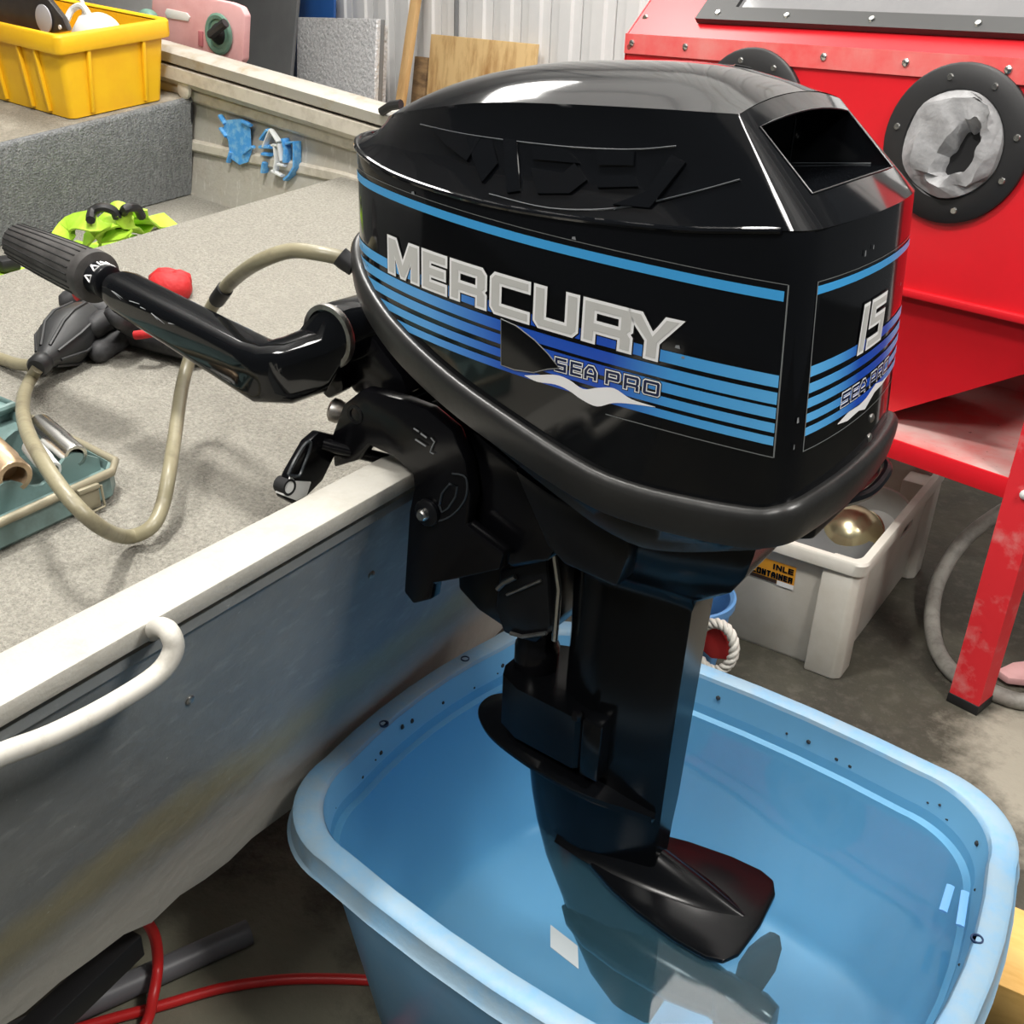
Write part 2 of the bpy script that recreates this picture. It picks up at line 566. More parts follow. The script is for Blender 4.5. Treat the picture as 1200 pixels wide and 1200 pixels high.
def lerp_tab(tab, x):
    """piecewise-linear table, any order of x"""
    t = sorted(tab)
    if x <= t[0][0]:
        return t[0][1]
    for (a, fa), (b, fb) in zip(t, t[1:]):
        if x <= b:
            k = (x - a) / (b - a)
            return fa + (fb - fa) * k
    return t[-1][1]


def smooth_tab(tab, x):
    t = sorted(tab)
    if x <= t[0][0]:
        return t[0][1]
    if x >= t[-1][0]:
        return t[-1][1]
    for i in range(len(t) - 1):
        if x <= t[i + 1][0]:
            (a, fa), (b, fb) = t[i], t[i + 1]
            ma = (t[i + 1][1] - t[i - 1][1]) / (t[i + 1][0] - t[i - 1][0]) if i > 0 else (fb - fa) / (b - a)
            mb = (t[i + 2][1] - t[i][1]) / (t[i + 2][0] - t[i][0]) if i + 2 < len(t) else (fb - fa) / (b - a)
            h = b - a
            k = (x - a) / h
            return (fa * (2 * k ** 3 - 3 * k * k + 1) + ma * h * (k ** 3 - 2 * k * k + k) + fb * (-2 * k ** 3 + 3 * k * k) + mb * h * (k ** 3 - k * k))


def rrect(cx, cy, hx, hy, r, z, n=6, bow=0.0):
    pts = []
    for sx, sy, a0 in ((1, 1, 0), (-1, 1, 90), (-1, -1, 180), (1, -1, 270)):
        for k in range(n + 1):
            a = math.radians(a0 + 90 * k / n)
            x, y = sx * (hx - r) + r * math.cos(a), sy * (hy - r) + r * math.sin(a)
            pts.append((x, y))
    # straight sides get mid points so that they can bow outward
    out = []
    m = len(pts)
    for i in range(m):
        a, b = pts[i], pts[(i + 1) % m]
        out.append(a)
        if (i + 1) % (n + 1) == 0:
            for k in range(1, 6):
                t = k / 6
                x, y = a[0] + (b[0] - a[0]) * t, a[1] + (b[1] - a[1]) * t
                w = bow * 4 * t * (1 - t)
                if abs(a[0] - b[0]) > abs(a[1] - b[1]):
                    y += w * (1 if y > 0 else -1)
                else:
                    x += w * (1 if x > 0 else -1)
                out.append((x, y))
    return [Vector((cx + x, cy + y, z)) for x, y in out]


# ------------------------------------------------------------------ lettering: clean outlines that can be grown, cut and wrapped
def outline(ch, w, h, s_, b):
    """outer loop and holes of a block letter of width w, height h, stem s_, bar b"""
    c = b * .55
    H = []
    if ch == 'M':
        O_ = [(0, 0), (0, h), (1.25 * s_, h), (w / 2, h * .42), (w - 1.25 * s_, h), (w, h), (w, 0), (w - s_, 0), (w - s_, h * .50), (w / 2 + .3 * s_, 0), (w / 2 - .3 * s_, 0), (s_, h * .50), (s_, 0)]
    elif ch == 'E':
        O_ = [(0, 0), (w, 0), (w, b), (s_, b), (s_, h / 2 - b / 2), (w * .95, h / 2 - b / 2), (w * .95, h / 2 + b / 2), (s_, h / 2 + b / 2), (s_, h - b), (w, h - b), (w, h), (0, h)]
    elif ch == 'R':
        O_ = [(0, 0), (0, h), (w - c, h), (w, h - c), (w, h * .50), (w - .6 * c, h * .43), (w, h * .35), (w, 0), (w - s_, 0), (w - s_, h * .26), (s_, h * .26), (s_, 0)]
        H = [[(s_, h * .26 + b), (w - s_, h * .26 + b), (w - s_, h - b), (s_, h - b)]]
    elif ch == 'P':
        O_ = [(0, 0), (0, h), (w - c, h), (w, h - c), (w, h * .32 + c), (w - c, h * .32), (s_, h * .32), (s_, 0)]
        H = [[(s_, h * .32 + b), (w - s_, h * .32 + b), (w - s_, h - b), (s_, h - b)]]
    elif ch == 'C':
        O_ = [(c, 0), (0, c), (0, h - c), (c, h), (w, h), (w, h - b), (s_, h - b), (s_, b), (w, b), (w, 0)]
    elif ch == 'U':
        O_ = [(0, c), (0, h), (s_, h), (s_, b), (w - s_, b), (w - s_, h), (w, h), (w, c), (w - c, 0), (c, 0)]
    elif ch == 'Y':
        O_ = [(0, h), (s_ * 1.35, h), (w / 2, h * .58), (w - s_ * 1.35, h), (w, h), (w / 2 + s_ / 2, h * .40), (w / 2 + s_ / 2, 0), (w / 2 - s_ / 2, 0), (w / 2 - s_ / 2, h * .40)]
    elif ch == 'S':
        O_ = [(0, 0), (w, 0), (w, h / 2 + b / 2), (s_, h / 2 + b / 2), (s_, h - b), (w, h - b), (w, h), (0, h), (0, h / 2 - b / 2), (w - s_, h / 2 - b / 2), (w - s_, b), (0, b)]
    elif ch == '5':
        O_ = [(0, 0), (w, 0), (w, h * .64), (s_, h * .64), (s_, h - b), (w, h - b), (w, h), (0, h), (0, h * .64 - b), (w - s_, h * .64 - b), (w - s_, b), (0, b)]
    elif ch == 'A':
        O_ = [(0, 0), (0, h * .6), (w * .3, h), (w * .7, h), (w, h * .6), (w, 0), (w - s_, 0), (w - s_, h * .22), (s_, h * .22), (s_, 0)]
        H = [[(s_, h * .22 + b), (w - s_, h * .22 + b), (w - s_, h * .56), (w * .62, h - b), (w * .38, h - b), (s_, h * .56)]]
    elif ch == 'O':
        O_ = [(c, 0), (0, c), (0, h - c), (c, h), (w - c, h), (w, h - c), (w, c), (w - c, 0)]
        H = [[(s_, b), (w - s_, b), (w - s_, h - b), (s_, h - b)]]
    else:
        O_ = [(0, 0), (w, 0), (w, h), (0, h)]
    return [O_] + H


def grow_loop(L, g, outer):
    P = [Vector(p) for p in L]
    n = len(P)
    ar = sum(P[i].x * P[(i + 1) % n].y - P[(i + 1) % n].x * P[i].y for i in range(n))
    if (ar < 0) == outer:
        P = P[::-1]
    out = []
    for i in range(n):
        d0 = (P[i] - P[i - 1]).normalized()
        d1 = (P[(i + 1) % n] - P[i]).normalized()
        n0, n1 = Vector((d0.y, -d0.x)), Vector((d1.y, -d1.x))
        k = max(1 + n0.dot(n1), .35)
        out.append(P[i] + (n0 + n1) / k * g)
    return out


def letter(mb, ch, u0, u1, z0, h, s_, b, grow, slant, tilt, surf, eps, step=.007):
    loops = outline(ch, u1 - u0, h, s_, b)
    t = bmesh.new()
    for li, L in enumerate(loops):
        vs = [t.verts.new((u0 + p.x + slant * p.y, z0 + p.y, 0)) for p in grow_loop(L, grow, li == 0)]
        for i in range(len(vs)):
            t.edges.new((vs[i], vs[(i + 1) % len(vs)]))
    bmesh.ops.triangle_fill(t, edges=t.edges[:], use_beauty=True)
    x = u0 - .02
    while x < u1 + .03:
        bmesh.ops.bisect_plane(t, geom=t.verts[:] + t.edges[:] + t.faces[:], plane_co=(x, 0, 0), plane_no=(1, 0, 0))
        x += step
    vm = {v: mb.bm.verts.new(surf(v.co.x, v.co.y + tilt(v.co.x), eps)) for v in t.verts}
    for f in t.faces:
        try:
            mb.bm.faces.new([vm[v] for v in f.verts])
        except ValueError:
            pass
    t.free()


GLYPH = {
    'M': (1.25, [[(0, 0), (0, 1)], [(0, 1), (.5, .12)], [(.5, .12), (1, 1)], [(1, 1), (1, 0)]]),
    'E': (1.0, [[(0, 0), (0, 1)], [(0, 1), (1, 1)], [(0, .5), (.92, .5)], [(0, 0), (1, 0)]]),
    'R': (1.1, [[(0, 0), (0, 1)], [(0, 1), (.95, 1)], [(.95, 1), (1, .92)], [(1, .92), (1, .56)], [(1, .56), (.95, .48)], [(0, .48), (.95, .48)], [(.72, .48), (1, .36)], [(1, .36), (1, 0)]]),
    'C': (1.1, [[(.06, 0), (0, .08)], [(0, .08), (0, .92)], [(0, .92), (.06, 1)], [(.06, 1), (1, 1)], [(.06, 0), (1, 0)]]),
    'U': (1.15, [[(0, 1), (0, .08)], [(0, .08), (.06, 0)], [(.06, 0), (.94, 0)], [(.94, 0), (1, .08)], [(1, .08), (1, 1)]]),
    'Y': (1.2, [[(0, 1), (.5, .42)], [(1, 1), (.5, .42)], [(.5, .42), (.5, 0)]]),
    'S': (1.0, [[(1, 1), (0, 1)], [(0, 1), (0, .5)], [(0, .5), (1, .5)], [(1, .5), (1, 0)], [(1, 0), (0, 0)]]),
    'A': (1.1, [[(0, 0), (0, .6)], [(0, .6), (.3, 1)], [(.3, 1), (.7, 1)], [(.7, 1), (1, .6)], [(1, .6), (1, 0)], [(0, .4), (1, .4)]]),
    'P': (1.0, [[(0, 0), (0, 1)], [(0, 1), (1, 1)], [(1, 1), (1, .42)], [(1, .42), (0, .42)]]),
    'O': (1.1, [[(0, 0), (0, 1)], [(0, 1), (1, 1)], [(1, 1), (1, 0)], [(1, 0), (0, 0)]]),
    'N': (1.1, [[(0, 0), (0, 1)], [(0, 1), (1, 0)], [(1, 0), (1, 1)]]),
    'T': (1.0, [[(0, 1), (1, 1)], [(.5, 1), (.5, 0)]]),
    'I': (0.3, [[(.5, 0), (.5, 1)]]),
    'L': (0.9, [[(0, 1), (0, 0)], [(0, 0), (1, 0)]]),
    'K': (1.0, [[(0, 0), (0, 1)], [(0, .45), (1, 1)], [(.3, .6), (1, 0)]]),
    '1': (0.45, [[(.5, 0), (.5, 1)], [(.5, 1), (.2, .9)]]),
    '5': (1.0, [[(1, 1), (0, 1)], [(0, 1), (0, .56)], [(0, .56), (1, .56)], [(1, .56), (1, 0)], [(1, 0), (0, 0)]]),
    ' ': (0.6, []),
}


def stroke_quads(ch, x0, x1, z0, z1, th, grow, slant=0.0):
    """quads (4 (u, v) points) of one glyph whose OUTER edge fills x0..x1, z0..z1 at grow = 0"""
    quads = []
    h = th / 2
    for (a, b) in GLYPH[ch][1]:
        def P(p):
            z = z0 + h + p[1] * (z1 - z0 - th)
            return Vector((x0 + h + p[0] * (x1 - x0 - th) + slant * (z - z0), z))
        A, B = P(a), P(b)
        d = B - A
        if d.length < 1e-9:
            continue
        d.normalize()
        diag = abs(d.x) > 0.2 and abs(d.y) > 0.2
        ext = (h * (0.45 if diag else 1.0)) + grow
        nn = Vector((-d.y, d.x)) * (h + grow)
        A2, B2 = A - d * ext, B + d * ext
        quads.append((A2 - nn, B2 - nn, B2 + nn, A2 + nn))
    return quads


def put_quads(mb, quads, surf, eps, step=0.012):
    for q in quads:
        L = max((q[1] - q[0]).length, 1e-6)
        n = max(1, int(L / step))
        prev = None
        for i in range(n + 1):
            t = i / n
            a, b = q[0].lerp(q[1], t), q[3].lerp(q[2], t)
            m_ = a.lerp(b, 0.5)
            cur = [mb.bm.verts.new(surf(p.x, p.y, eps)) for p in (a, m_, b)]
            if prev:
                for k in (0, 1):
                    mb.bm.faces.new((prev[k], cur[k], cur[k + 1], prev[k + 1]))
            prev = cur


def put_poly(mb, top, bot, surf, eps):
    """a strip between two polylines of (u, v)"""
    T = [mb.bm.verts.new(surf(p[0], p[1], eps)) for p in top]
    B = [mb.bm.verts.new(surf(p[0], p[1], eps)) for p in bot]
    for i in range(len(T) - 1):
        mb.bm.faces.new((B[i], B[i + 1], T[i + 1], T[i]))



# ================================================================== OUTBOARD MOTOR
motor = thing('outboard_motor', (-0.40, 0, 0.40), 'black outboard motor with blue striped cowling clamped on the boat transom over the blue tub', 'outboard motor')

# plan outline of the cowling, port half, from the middle of the rear face round to the nose
OUT = [V(0.013, 0, 0), V(0.0125, -.03, 0), V(0.011, -.06, 0), V(0.0085, -.09, 0)]
OUT += catmull([V(0.005, -.117, 0), V(0.0015, -.138, 0), V(-0.0025, -.150, 0), V(-0.0085, -.1580, 0), V(-0.018, -.1625, 0), V(-0.03, -.164, 0)], 4)[:-1]
OUT += catmull([V(-0.03, -.164, 0), V(-.09, -.167, 0), V(-.15, -.168, 0), V(-.23, -.1675, 0), V(-.31, -.164, 0), V(-.39, -.155, 0), V(-.46, -.142, 0), V(-.52, -.126, 0),
                V(-.57, -.107, 0), V(-.605, -.085, 0), V(-.63, -.058, 0), V(-.643, -.028, 0), V(-.647, 0, 0)], 4)
OUTX = [(p.x, -p.y) for p in OUT if p.x < -.002]
REARX = [(-p.y, p.x) for p in OUT if p.x > -.004]


def hw(x):
    return lerp_tab(OUTX, x)


def lean(x, z):
    return -(z - 1.075) * 0.08 * min(max((x + .15) / .15, 0), 1)


ZSH = [(0.02, 1.335), (-.02, 1.333), (-.15, 1.32), (-.34, 1.314), (-.5, 1.322), (-.6, 1.337), (-.65, 1.347)]
ZB = [(.02, 1.077), (0, 1.075), (-.03, 1.064), (-.10, 1.056), (-.16, 1.053), (-.21, 1.057), (-.32, 1.086), (-.41, 1.111), (-.51, 1.147), (-.57, 1.178), (-.61, 1.203), (-.647, 1.222)]
RW = [(-.11, .131), (-.16, .134), (-.24, .134), (-.32, .130), (-.40, .122), (-.47, .109), (-.53, .090), (-.575, .062), (-.598, .033), (-.605, 0)]
RZ = [(-.11, 1.418), (-.2, 1.416), (-.3, 1.412), (-.4, 1.405), (-.5, 1.389), (-.56, 1.378), (-.605, 1.366)]
CR = [(-.11, .012), (-.14, .022), (-.2, .034), (-.32, .036), (-.42, .033), (-.5, .027), (-.56, .014), (-.605, 0)]


def zsh(x): return smooth_tab(ZSH, x)
def zb(x): return smooth_tab(ZB, x)


def ridge_pt(p):
    if p.x > -0.0175:
        a = abs(p.y)
        y = lerp_tab([(0, 0), (.117, .117), (.14, .1245), (.151, .1275), (.1585, .130), (.1625, .131)], a)
        return V(-.112, -y, 1.418 + .012 * (1 - (y / .131) ** 2))
    x = -.112 + (p.x + .017) / (-.647 + .017) * (-.605 + .112)
    return V(x, -max(smooth_tab(RW, x), 0), smooth_tab(RZ, x))


def wall_pt(p, z):
    return V(p.x + lean(p.x, z), p.y, z)


def flank_pt(p, t):
    a, b = wall_pt(p, zsh(p.x)), ridge_pt(p)
    q = a.lerp(b, t)
    c = .006 * 4 * t * (1 - t) * min(1, max(0, (-.05 - p.x) / .1))     # slightly hollow flank
    return q + V(0, c, -c * .6)


m = MB()
NP = len(OUT)
levels = []
for k in range(9):
    t = k / 8
    levels.append([wall_pt(p, zb(p.x) + (zsh(p.x) - .006 - zb(p.x)) * t) for p in OUT])
FT = [0.0, 0.27, 0.5, 0.85, 0.965, 1.0]
lv = [[flank_pt(p, t) for p in OUT] for t in FT]
full = levels + [[q + V(0, .0012 if q.y < -.001 else 0, 0) for q in [wall_pt(p, zsh(p.x) - .001) for p in OUT]]] + lv
grid = {}
for li, row in enumerate(full):
    for i, q in enumerate(row):
        grid[li, i, 0] = m.bm.verts.new(q)
        grid[li, i, 1] = grid[li, i, 0] if (i == 0 or i == NP - 1) and abs(q.y) < 1e-6 else m.bm.verts.new((q.x, -q.y, q.z))
L0 = len(levels) + 1        # index of flank level 0
for li in range(len(full) - 1):
    for i in range(NP - 1):
        if L0 + 1 <= li < L0 + 3 and i < 4:
            continue         # mouth of the rear scoop
        for sd in (0, 1):
            q = [grid[li, i, sd], grid[li, i + 1, sd], grid[li + 1, i + 1, sd], grid[li + 1, i, sd]]
            q = list(dict.fromkeys(q))
            if len(q) > 2:
                try:
                    m.bm.faces.new(q)
                except ValueError:
                    pass
# scoop recess behind the mouth: floor, roof, back and cheeks
ys = [-.117, -.09, -.06, -.03, 0, .03, .06, .09, .117]
def mouth(l, k):
    i = 4 - k if k <= 4 else k - 4
    return grid[L0 + l, i, 0 if k <= 4 else 1].co.copy()
fl = [mouth(1, k) for k in range(9)]
tp = [mouth(3, k) for k in range(9)]
bf = [V(-.150, y * .93, 1.350) for y in ys]
bt = [V(-.150, y * .93, 1.398) for y in ys]
fl2 = [p + V(-.022, 0, .0005) for p in fl]
m.rings([[p for p in fl], fl2, bf, bt, tp], close=False, cap0=False, cap1=False)
m.face([fl[0], fl2[0], bf[0], bt[0], tp[0]])
m.face([fl[-1], fl2[-1], bf[-1], bt[-1], tp[-1]])
# crowned top
NX, NY = 34, 16
tops = []
for a in range(NX + 1):
    s_ = a / NX
    x = -.112 + (-.605 + .112) * (1 - (1 - s_) ** 1.5)
    w_ = max(smooth_tab(RW, x), 0)
    row = []
    for b in range(NY + 1):
        v = -1 + 2 * b / NY
        row.append(V(x, w_ * v, smooth_tab(RZ, x) + smooth_tab(CR, x) * (1 - abs(v) ** 2.2)))
    tops.append(row)
m.rings(tops, close=False, cap0=False, cap1=False)
cowl = m.build('cowling', 'gloss_black', motor, 32, weld=0.0004)

# small wedge divider inside the scoop and the frame line round its mouth
m = MB()
m.rings([[V(-.149, -.075, 1.351), V(-.085, -.045, 1.353), V(-.149, .030, 1.351)], [V(-.149, -.047, 1.382), V(-.138, -.043, 1.382), V(-.149, -.038, 1.382)]])
m.build('scoop_wedge', 'lower_cowl_grey', cowl, 30)
m = MB()
m.tube([bf[0] + V(.001, .001, .001), bf[-1] + V(.001, -.001, .001), bt[-1] + V(.001, -.001, -.001)], .0009, 5)
m.tube([bf[-1] + V(.001, -.001, .001), fl2[-1] + V(0, -.001, .001)], .0009, 5)
m.build('scoop_edge_highlight', 'relief_edge', cowl)  # paler lines put edge highlights into the colour of the recess
m = MB()
cor = [fl[0], fl[-1], tp[-1], tp[0]]
loop = fl + tp[::-1] + [fl[0]]
m.tube([p + V(.0003, 0, .0002) for p in loop], .0011, 6)
m.build('scoop_lip', 'satin_black', cowl)

# moulded belt line where wall and flank meet
m = MB()
belt = [flank_pt(p, 0) + V(0.0 if p.x < -.01 else .001, -.0016 if p.y < -.01 else 0, 0) for p in OUT if p.x < -.028]
belt = belt + [V(p.x, -p.y, p.z) for p in belt[-2::-1]]
m.tube(belt, .0032, 8)
m.build('belt_moulding', 'gloss_black', motor)


def side(u, z, eps):
    """point on the port wall: u = world x, z = height"""
    w = hw(u)
    d = (hw(u + .004) - hw(u - .004)) / .008 if u < -.02 else 0
    n = V(-(-d), -1, 0)
    n = V(-d, -1, 0).normalized()
    return V(u + lean(u, z), -w, z) + n * eps


def rear(y, z, eps):
    x = lerp_tab(REARX, abs(y))
    return V(x + lean(x, z) + eps, y, z)


def flank(u, t, eps):
    """port flank: u = x at the shoulder, t = 0 shoulder .. 1 ridge"""
    y = -hw(u)
    p = flank_pt(V(u, y, 0), t)
    return p + V(0, -eps * .8, eps * .6)


# ---- side decal: top line, five stripes, border
def xs(a, b, st=.012):
    n = max(2, int(abs(b - a) / st))
    return [a + (b - a) * i / n for i in range(n + 1)]


def rise(x):
    return .026 * min(max((-x - .05) / .56, 0), 1) ** 1.7


decal = MB()
top_line = MB()
put_poly(top_line, [(x, 1.2815 + .85 * rise(x) + (-x) * .012) for x in xs(-.022, -.628)], [(x, 1.2725 + .85 * rise(x) + (-x) * .012) for x in xs(-.022, -.628)], side, .0008)
top_line.build('top_line', 'print_cyan', motor)
SZ = [(1.2065, 1.195), (1.1905, 1.179), (1.176, 1.1655), (1.1612, 1.152), (1.148, 1.1395)]
for k, (zt, zl) in enumerate(SZ):
    xe = -.02
    # the stripe runs forward until it meets the rim
    x0 = -.03
    while x0 > -.635 and zl + rise(x0) * (1 - .1 * k) > zb(x0) + .013:
        x0 -= .004
    x1 = -.03
    while x1 > -.635 and zt + rise(x1) * (1 - .1 * k) > zb(x1) + .013:
        x1 -= .004
    top = [(x, zt + rise(x) * (1 - .1 * k)) for x in xs(xe, x1)]
    bot = [(x, zl + rise(x) * (1 - .1 * k)) for x in xs(xe, x0)]
    n_ = max(len(top), len(bot))
    def res(L, n):
        out = []
        for i in range(n):
            f = i / (n - 1) * (len(L) - 1)
            a = int(min(f, len(L) - 2))
            out.append((L[a][0] + (L[a + 1][0] - L[a][0]) * (f - a), L[a][1] + (L[a + 1][1] - L[a][1]) * (f - a)))
        return out
    put_poly(decal, res(top, n_), res(bot, n_), side, .0008)
decal.build('side_stripes', 'print_blue_side', motor)['label'] = 'blue stripes printed along the port side'
m = MB()
for (a, b) in (((-.0185, 1.2875), (-.0185, 1.128)),):
    put_quads(m, [(Vector((a[0] - .0007, b[1])), Vector((a[0] - .0007, a[1])), Vector((a[0] + .0007, a[1])), Vector((a[0] + .0007, b[1])))], side, .0006)
put_poly(m, [(x, 1.1285 + .2 * rise(x)) for x in xs(-.019, -.20)], [(x, 1.1275 + .2 * rise(x)) for x in xs(-.019, -.20)], side, .0006)
put_poly(m, [(x, 1.2877 + .85 * rise(x) + (-x) * .012) for x in xs(-.019, -.6)], [(x, 1.2870 + .85 * rise(x) + (-x) * .012) for x in xs(-.019, -.6)], side, .0006)
m.build('decal_border', 'print_line', motor)


# ---- lettering on the side
def word(spec, surf, st, bar, z_of, h, layers, slant=0.0, parent=motor):
    """spec = [(char, u0, u1)]; layers = [(material, grow, eps, part name)]; every letter is a part of its own"""
    for mt, grow, eps, nm in layers:
        for ch, a, b in spec:
            mb = MB()
            z0 = z_of((a + b) / 2)
            letter(mb, ch, a, b, z0, h, st, bar, grow, slant, lambda x: z_of(x) - z0, surf, eps)
            mb.build(nm, mt, parent)


BIG = [('M', -.5245, -.466), ('E', -.459, -.419), ('R', -.412, -.359), ('C', -.352, -.300), ('U', -.293, -.240), ('R', -.233, -.178), ('Y', -.187, -.124)]
word(BIG, side, .0135, .0102, lambda x: 1.1965 + .0155 * min(1, max(0, (-x - .15) / .375)), .0415,
     [('print_black', .0030, .0009, 'letter_shadow'), ('print_white', .0016, .0013, 'letter_outline'), ('print_grey', -.0014, .0017, 'letter')])
SEA = [('S', -.264, -.2495), ('E', -.245, -.231), ('A', -.228, -.213), ('P', -.203, -.1865), ('R', -.182, -.165), ('O', -.1605, -.142)]
word(SEA, side, .0036, .0030, lambda x: 1.1605, .0145,
     [('print_black', .0018, .0009, 'small_letter_shadow'), ('print_white', .0009, .0012, 'small_letter_outline'), ('print_navy', -.0002, .0015, 'small_letter')])
m = MB()
wt = catmull([V(-.302, 1.146, 0), V(-.285, 1.1505, 0), V(-.262, 1.156, 0), V(-.245, 1.1545, 0), V(-.228, 1.149, 0), V(-.210, 1.1545, 0), V(-.192, 1.158, 0), V(-.172, 1.1515, 0), V(-.145, 1.150, 0)], 4)
wb = catmull([V(-.302, 1.1455, 0), V(-.285, 1.143, 0), V(-.262, 1.1455, 0), V(-.245, 1.143, 0), V(-.228, 1.137, 0), V(-.210, 1.1345, 0), V(-.192, 1.1425, 0), V(-.172, 1.1465, 0), V(-.145, 1.1495, 0)], 4)
put_poly(m, [(p.x, p.y) for p in wt], [(p.x, p.y) for p in wb], side, .0012)
m.build('wave_print', 'print_white', motor)
# patch where the decal has torn away (over the first small letter)
m = MB()
pt = [(-.336, 1.200), (-.315, 1.197), (-.29, 1.187), (-.272, 1.176), (-.262, 1.168)]
pb = [(-.334, 1.150), (-.315, 1.149), (-.29, 1.152), (-.272, 1.160), (-.258, 1.164)]
put_poly(m, pt, pb, side, .0020)
torn = m.build('torn_patch', 'gloss_black', motor)
torn['label'] = 'bare black patch with a torn pale edge'
m = MB()
eg = pt + pb[::-1] + [pt[0]]
m.tube([side(p[0], p[1], .0020) for p in eg], .0006, 5)
m.build('torn_edge', 'print_line', torn)

# ---- rear decal
m = MB()
ry = [-.14 + .28 * i / 14 for i in range(15)]
put_poly(m, [(y, 1.2855) for y in ry], [(y, 1.278) for y in ry], rear, .0008)
m.build('rear_top_line', 'print_cyan', motor)
m = MB()
for (zt, zl) in ((1.2135, 1.2035), (1.1975, 1.188), (1.183, 1.174), (1.1685, 1.160), (1.155, 1.147)):
    put_poly(m, [(y, zt) for y in ry], [(y, zl) for y in ry], rear, .0008)
m.build('rear_stripes', 'print_blue_rear', motor)['label'] = 'blue stripes printed across the rear face'
m = MB()
put_poly(m, [(y, 1.1325) for y in ry], [(y, 1.1315) for y in ry], rear, .0007)
put_poly(m, [(y, 1.2895) for y in ry], [(y, 1.2888) for y in ry], rear, .0007)
for y in (-.1405, .1405):
    put_poly(m, [(y - .0006, 1.2895), (y + .0006, 1.2895)], [(y - .0006, 1.1315), (y + .0006, 1.1315)], rear, .0007)
m.build('rear_border', 'print_line', motor)
word([('1', -.042, -.028), ('5', -.019, .028)], rear, .0135, .0088, lambda x: 1.2035, .046,
     [('print_black', .0030, .0009, 'number_shadow'), ('print_white', .0016, .0013, 'number_outline'), ('print_grey', -.0014, .0017, 'number')], slant=.14)
word([('S', -.072, -.052), ('E', -.047, -.029), ('A', -.025, -.005), ('P', .008, .028), ('R', .033, .053), ('O', .058, .080)], rear, .0036, .0030, lambda x: 1.157, .0145,
     [('print_white', .0009, .0011, 'rear_letter_outline'), ('print_navy', -.0002, .0014, 'rear_letter')], slant=.1)
m = MB()
put_poly(m, [(-.075, 1.142), (-.05, 1.147), (-.02, 1.146), (.0, 1.148), (.03, 1.155), (.06, 1.150), (.085, 1.149)],
         [(-.075, 1.1412), (-.05, 1.138), (-.02, 1.140), (.0, 1.136), (.03, 1.146), (.06, 1.146), (.085, 1.1485)], rear, .0012)
m.build('rear_wave_print', 'print_white', motor)
for z in (1.116, 1.094):
    m = MB()
    m.lathe(rear(.034, z, -.002), (1, 0, 0), [(0, .0052), (.003, .005), (.0045, .003), (.005, .0005)], 14)
    m.build('rivet', 'dull_steel', motor)

# ---- raised relief on the port flank (moulded emblem, black on black)
m = MB()
def blk(poly, t_off=0):
    a = [flank(u, t, .0004) for u, t in poly]
    n_ = V(0, -.8, .6)
    m.prism(a, n_ * .0028)
blk([(-.475, .74), (-.38, .66), (-.40, .40), (-.44, .55)])
blk([(-.405, .66), (-.362, .64), (-.352, .42), (-.372, .20), (-.39, .42)])
blk([(-.345, .66), (-.325, .66), (-.318, .18), (-.335, .14)])
blk([(-.305, .62), (-.255, .62), (-.238, .50), (-.30, .50)])
blk([(-.305, .42), (-.262, .40), (-.245, .50), (-.232, .36), (-.255, .22), (-.295, .18)])
blk([(-.215, .62), (-.165, .64), (-.172, .52), (-.215, .50)])
blk([(-.220, .40), (-.175, .44), (-.172, .34), (-.220, .30)])
blk([(-.205, .16), (-.165, .30), (-.120, .62), (-.105, .56), (-.165, .16)])
m.build('flank_relief', 'gloss_black', motor, 20)
m = MB()
crv = [flank(u, t, .001) for u, t in ((-.50, .80), (-.42, .70), (-.34, .66), (-.25, .645), (-.17, .66), (-.11, .70))]
m.tube(catmull(crv, 5), .0008, 5)
crv = [flank(u, t, .001) for u, t in ((-.205, .12), (-.17, .26), (-.13, .52))]
m.tube(crv, .0007, 5)
crv = [flank(u, t, .001) for u, t in ((-.36, .10), (-.28, .06), (-.20, .14), (-.12, .30), (-.05, .42))]
m.tube(catmull(crv, 5), .0009, 5)
m.build('relief_line', 'relief_edge', motor)
# chipped paint
for (u, z, s_) in ((-.475, 1.3085, .003), (-.25, 1.297, .0025), (-.127, 1.214, .003), (-.12, 1.205, .002)):
    m = MB()
    put_quads(m, [(Vector((u - s_, z - s_ * .5)), Vector((u + s_, z - s_ * .6)), Vector((u + s_ * .6, z + s_ * .6)), Vector((u - s_ * .7, z + s_ * .4)))], side, .0012)
    m.build('paint_chip', 'scuff', motor)
for (y, z, s_) in ((-.05, 1.301, .003), (-.03, 1.304, .0022), (.10, 1.245, .002), (-.155, 1.14, .0025), (-.152, 1.165, .0028)):
    m = MB()
    put_quads(m, [(Vector((y - s_ * .5, z - s_)), Vector((y + s_ * .5, z - s_ * .8)), Vector((y + s_ * .3, z + s_)), Vector((y - s_ * .4, z + s_ * .8)))], rear, .0014)
    m.build('paint_chip', 'scuff', motor)
# filler mark on the top of the cowling
m = MB()
for pts in ([(-.245, .075), (-.232, .060), (-.222, .066), (-.215, .052)], [(-.205, .055), (-.196, .040), (-.184, .052), (-.19, .064), (-.203, .058)]):
    P3 = [V(x, y, smooth_tab(RZ, x) + smooth_tab(CR, x) * (1 - (y / .134) ** 2.2) + .0008) for x, y in pts]
    m.tube(P3, .0013, 5)
m.build('top_mark', 'print_black', motor)

# ---- rubber rim and lower cowling
FULL = OUT + [V(p.x, -p.y, 0) for p in OUT[-2:0:-1]]
NRM = []
for i, p in enumerate(FULL):
    t = FULL[(i + 1) % len(FULL)] - FULL[i - 1]
    NRM.append(V(-t.y, t.x, 0).normalized() * -1)
if NRM[0].x < 0:
    NRM = [-n for n in NRM]


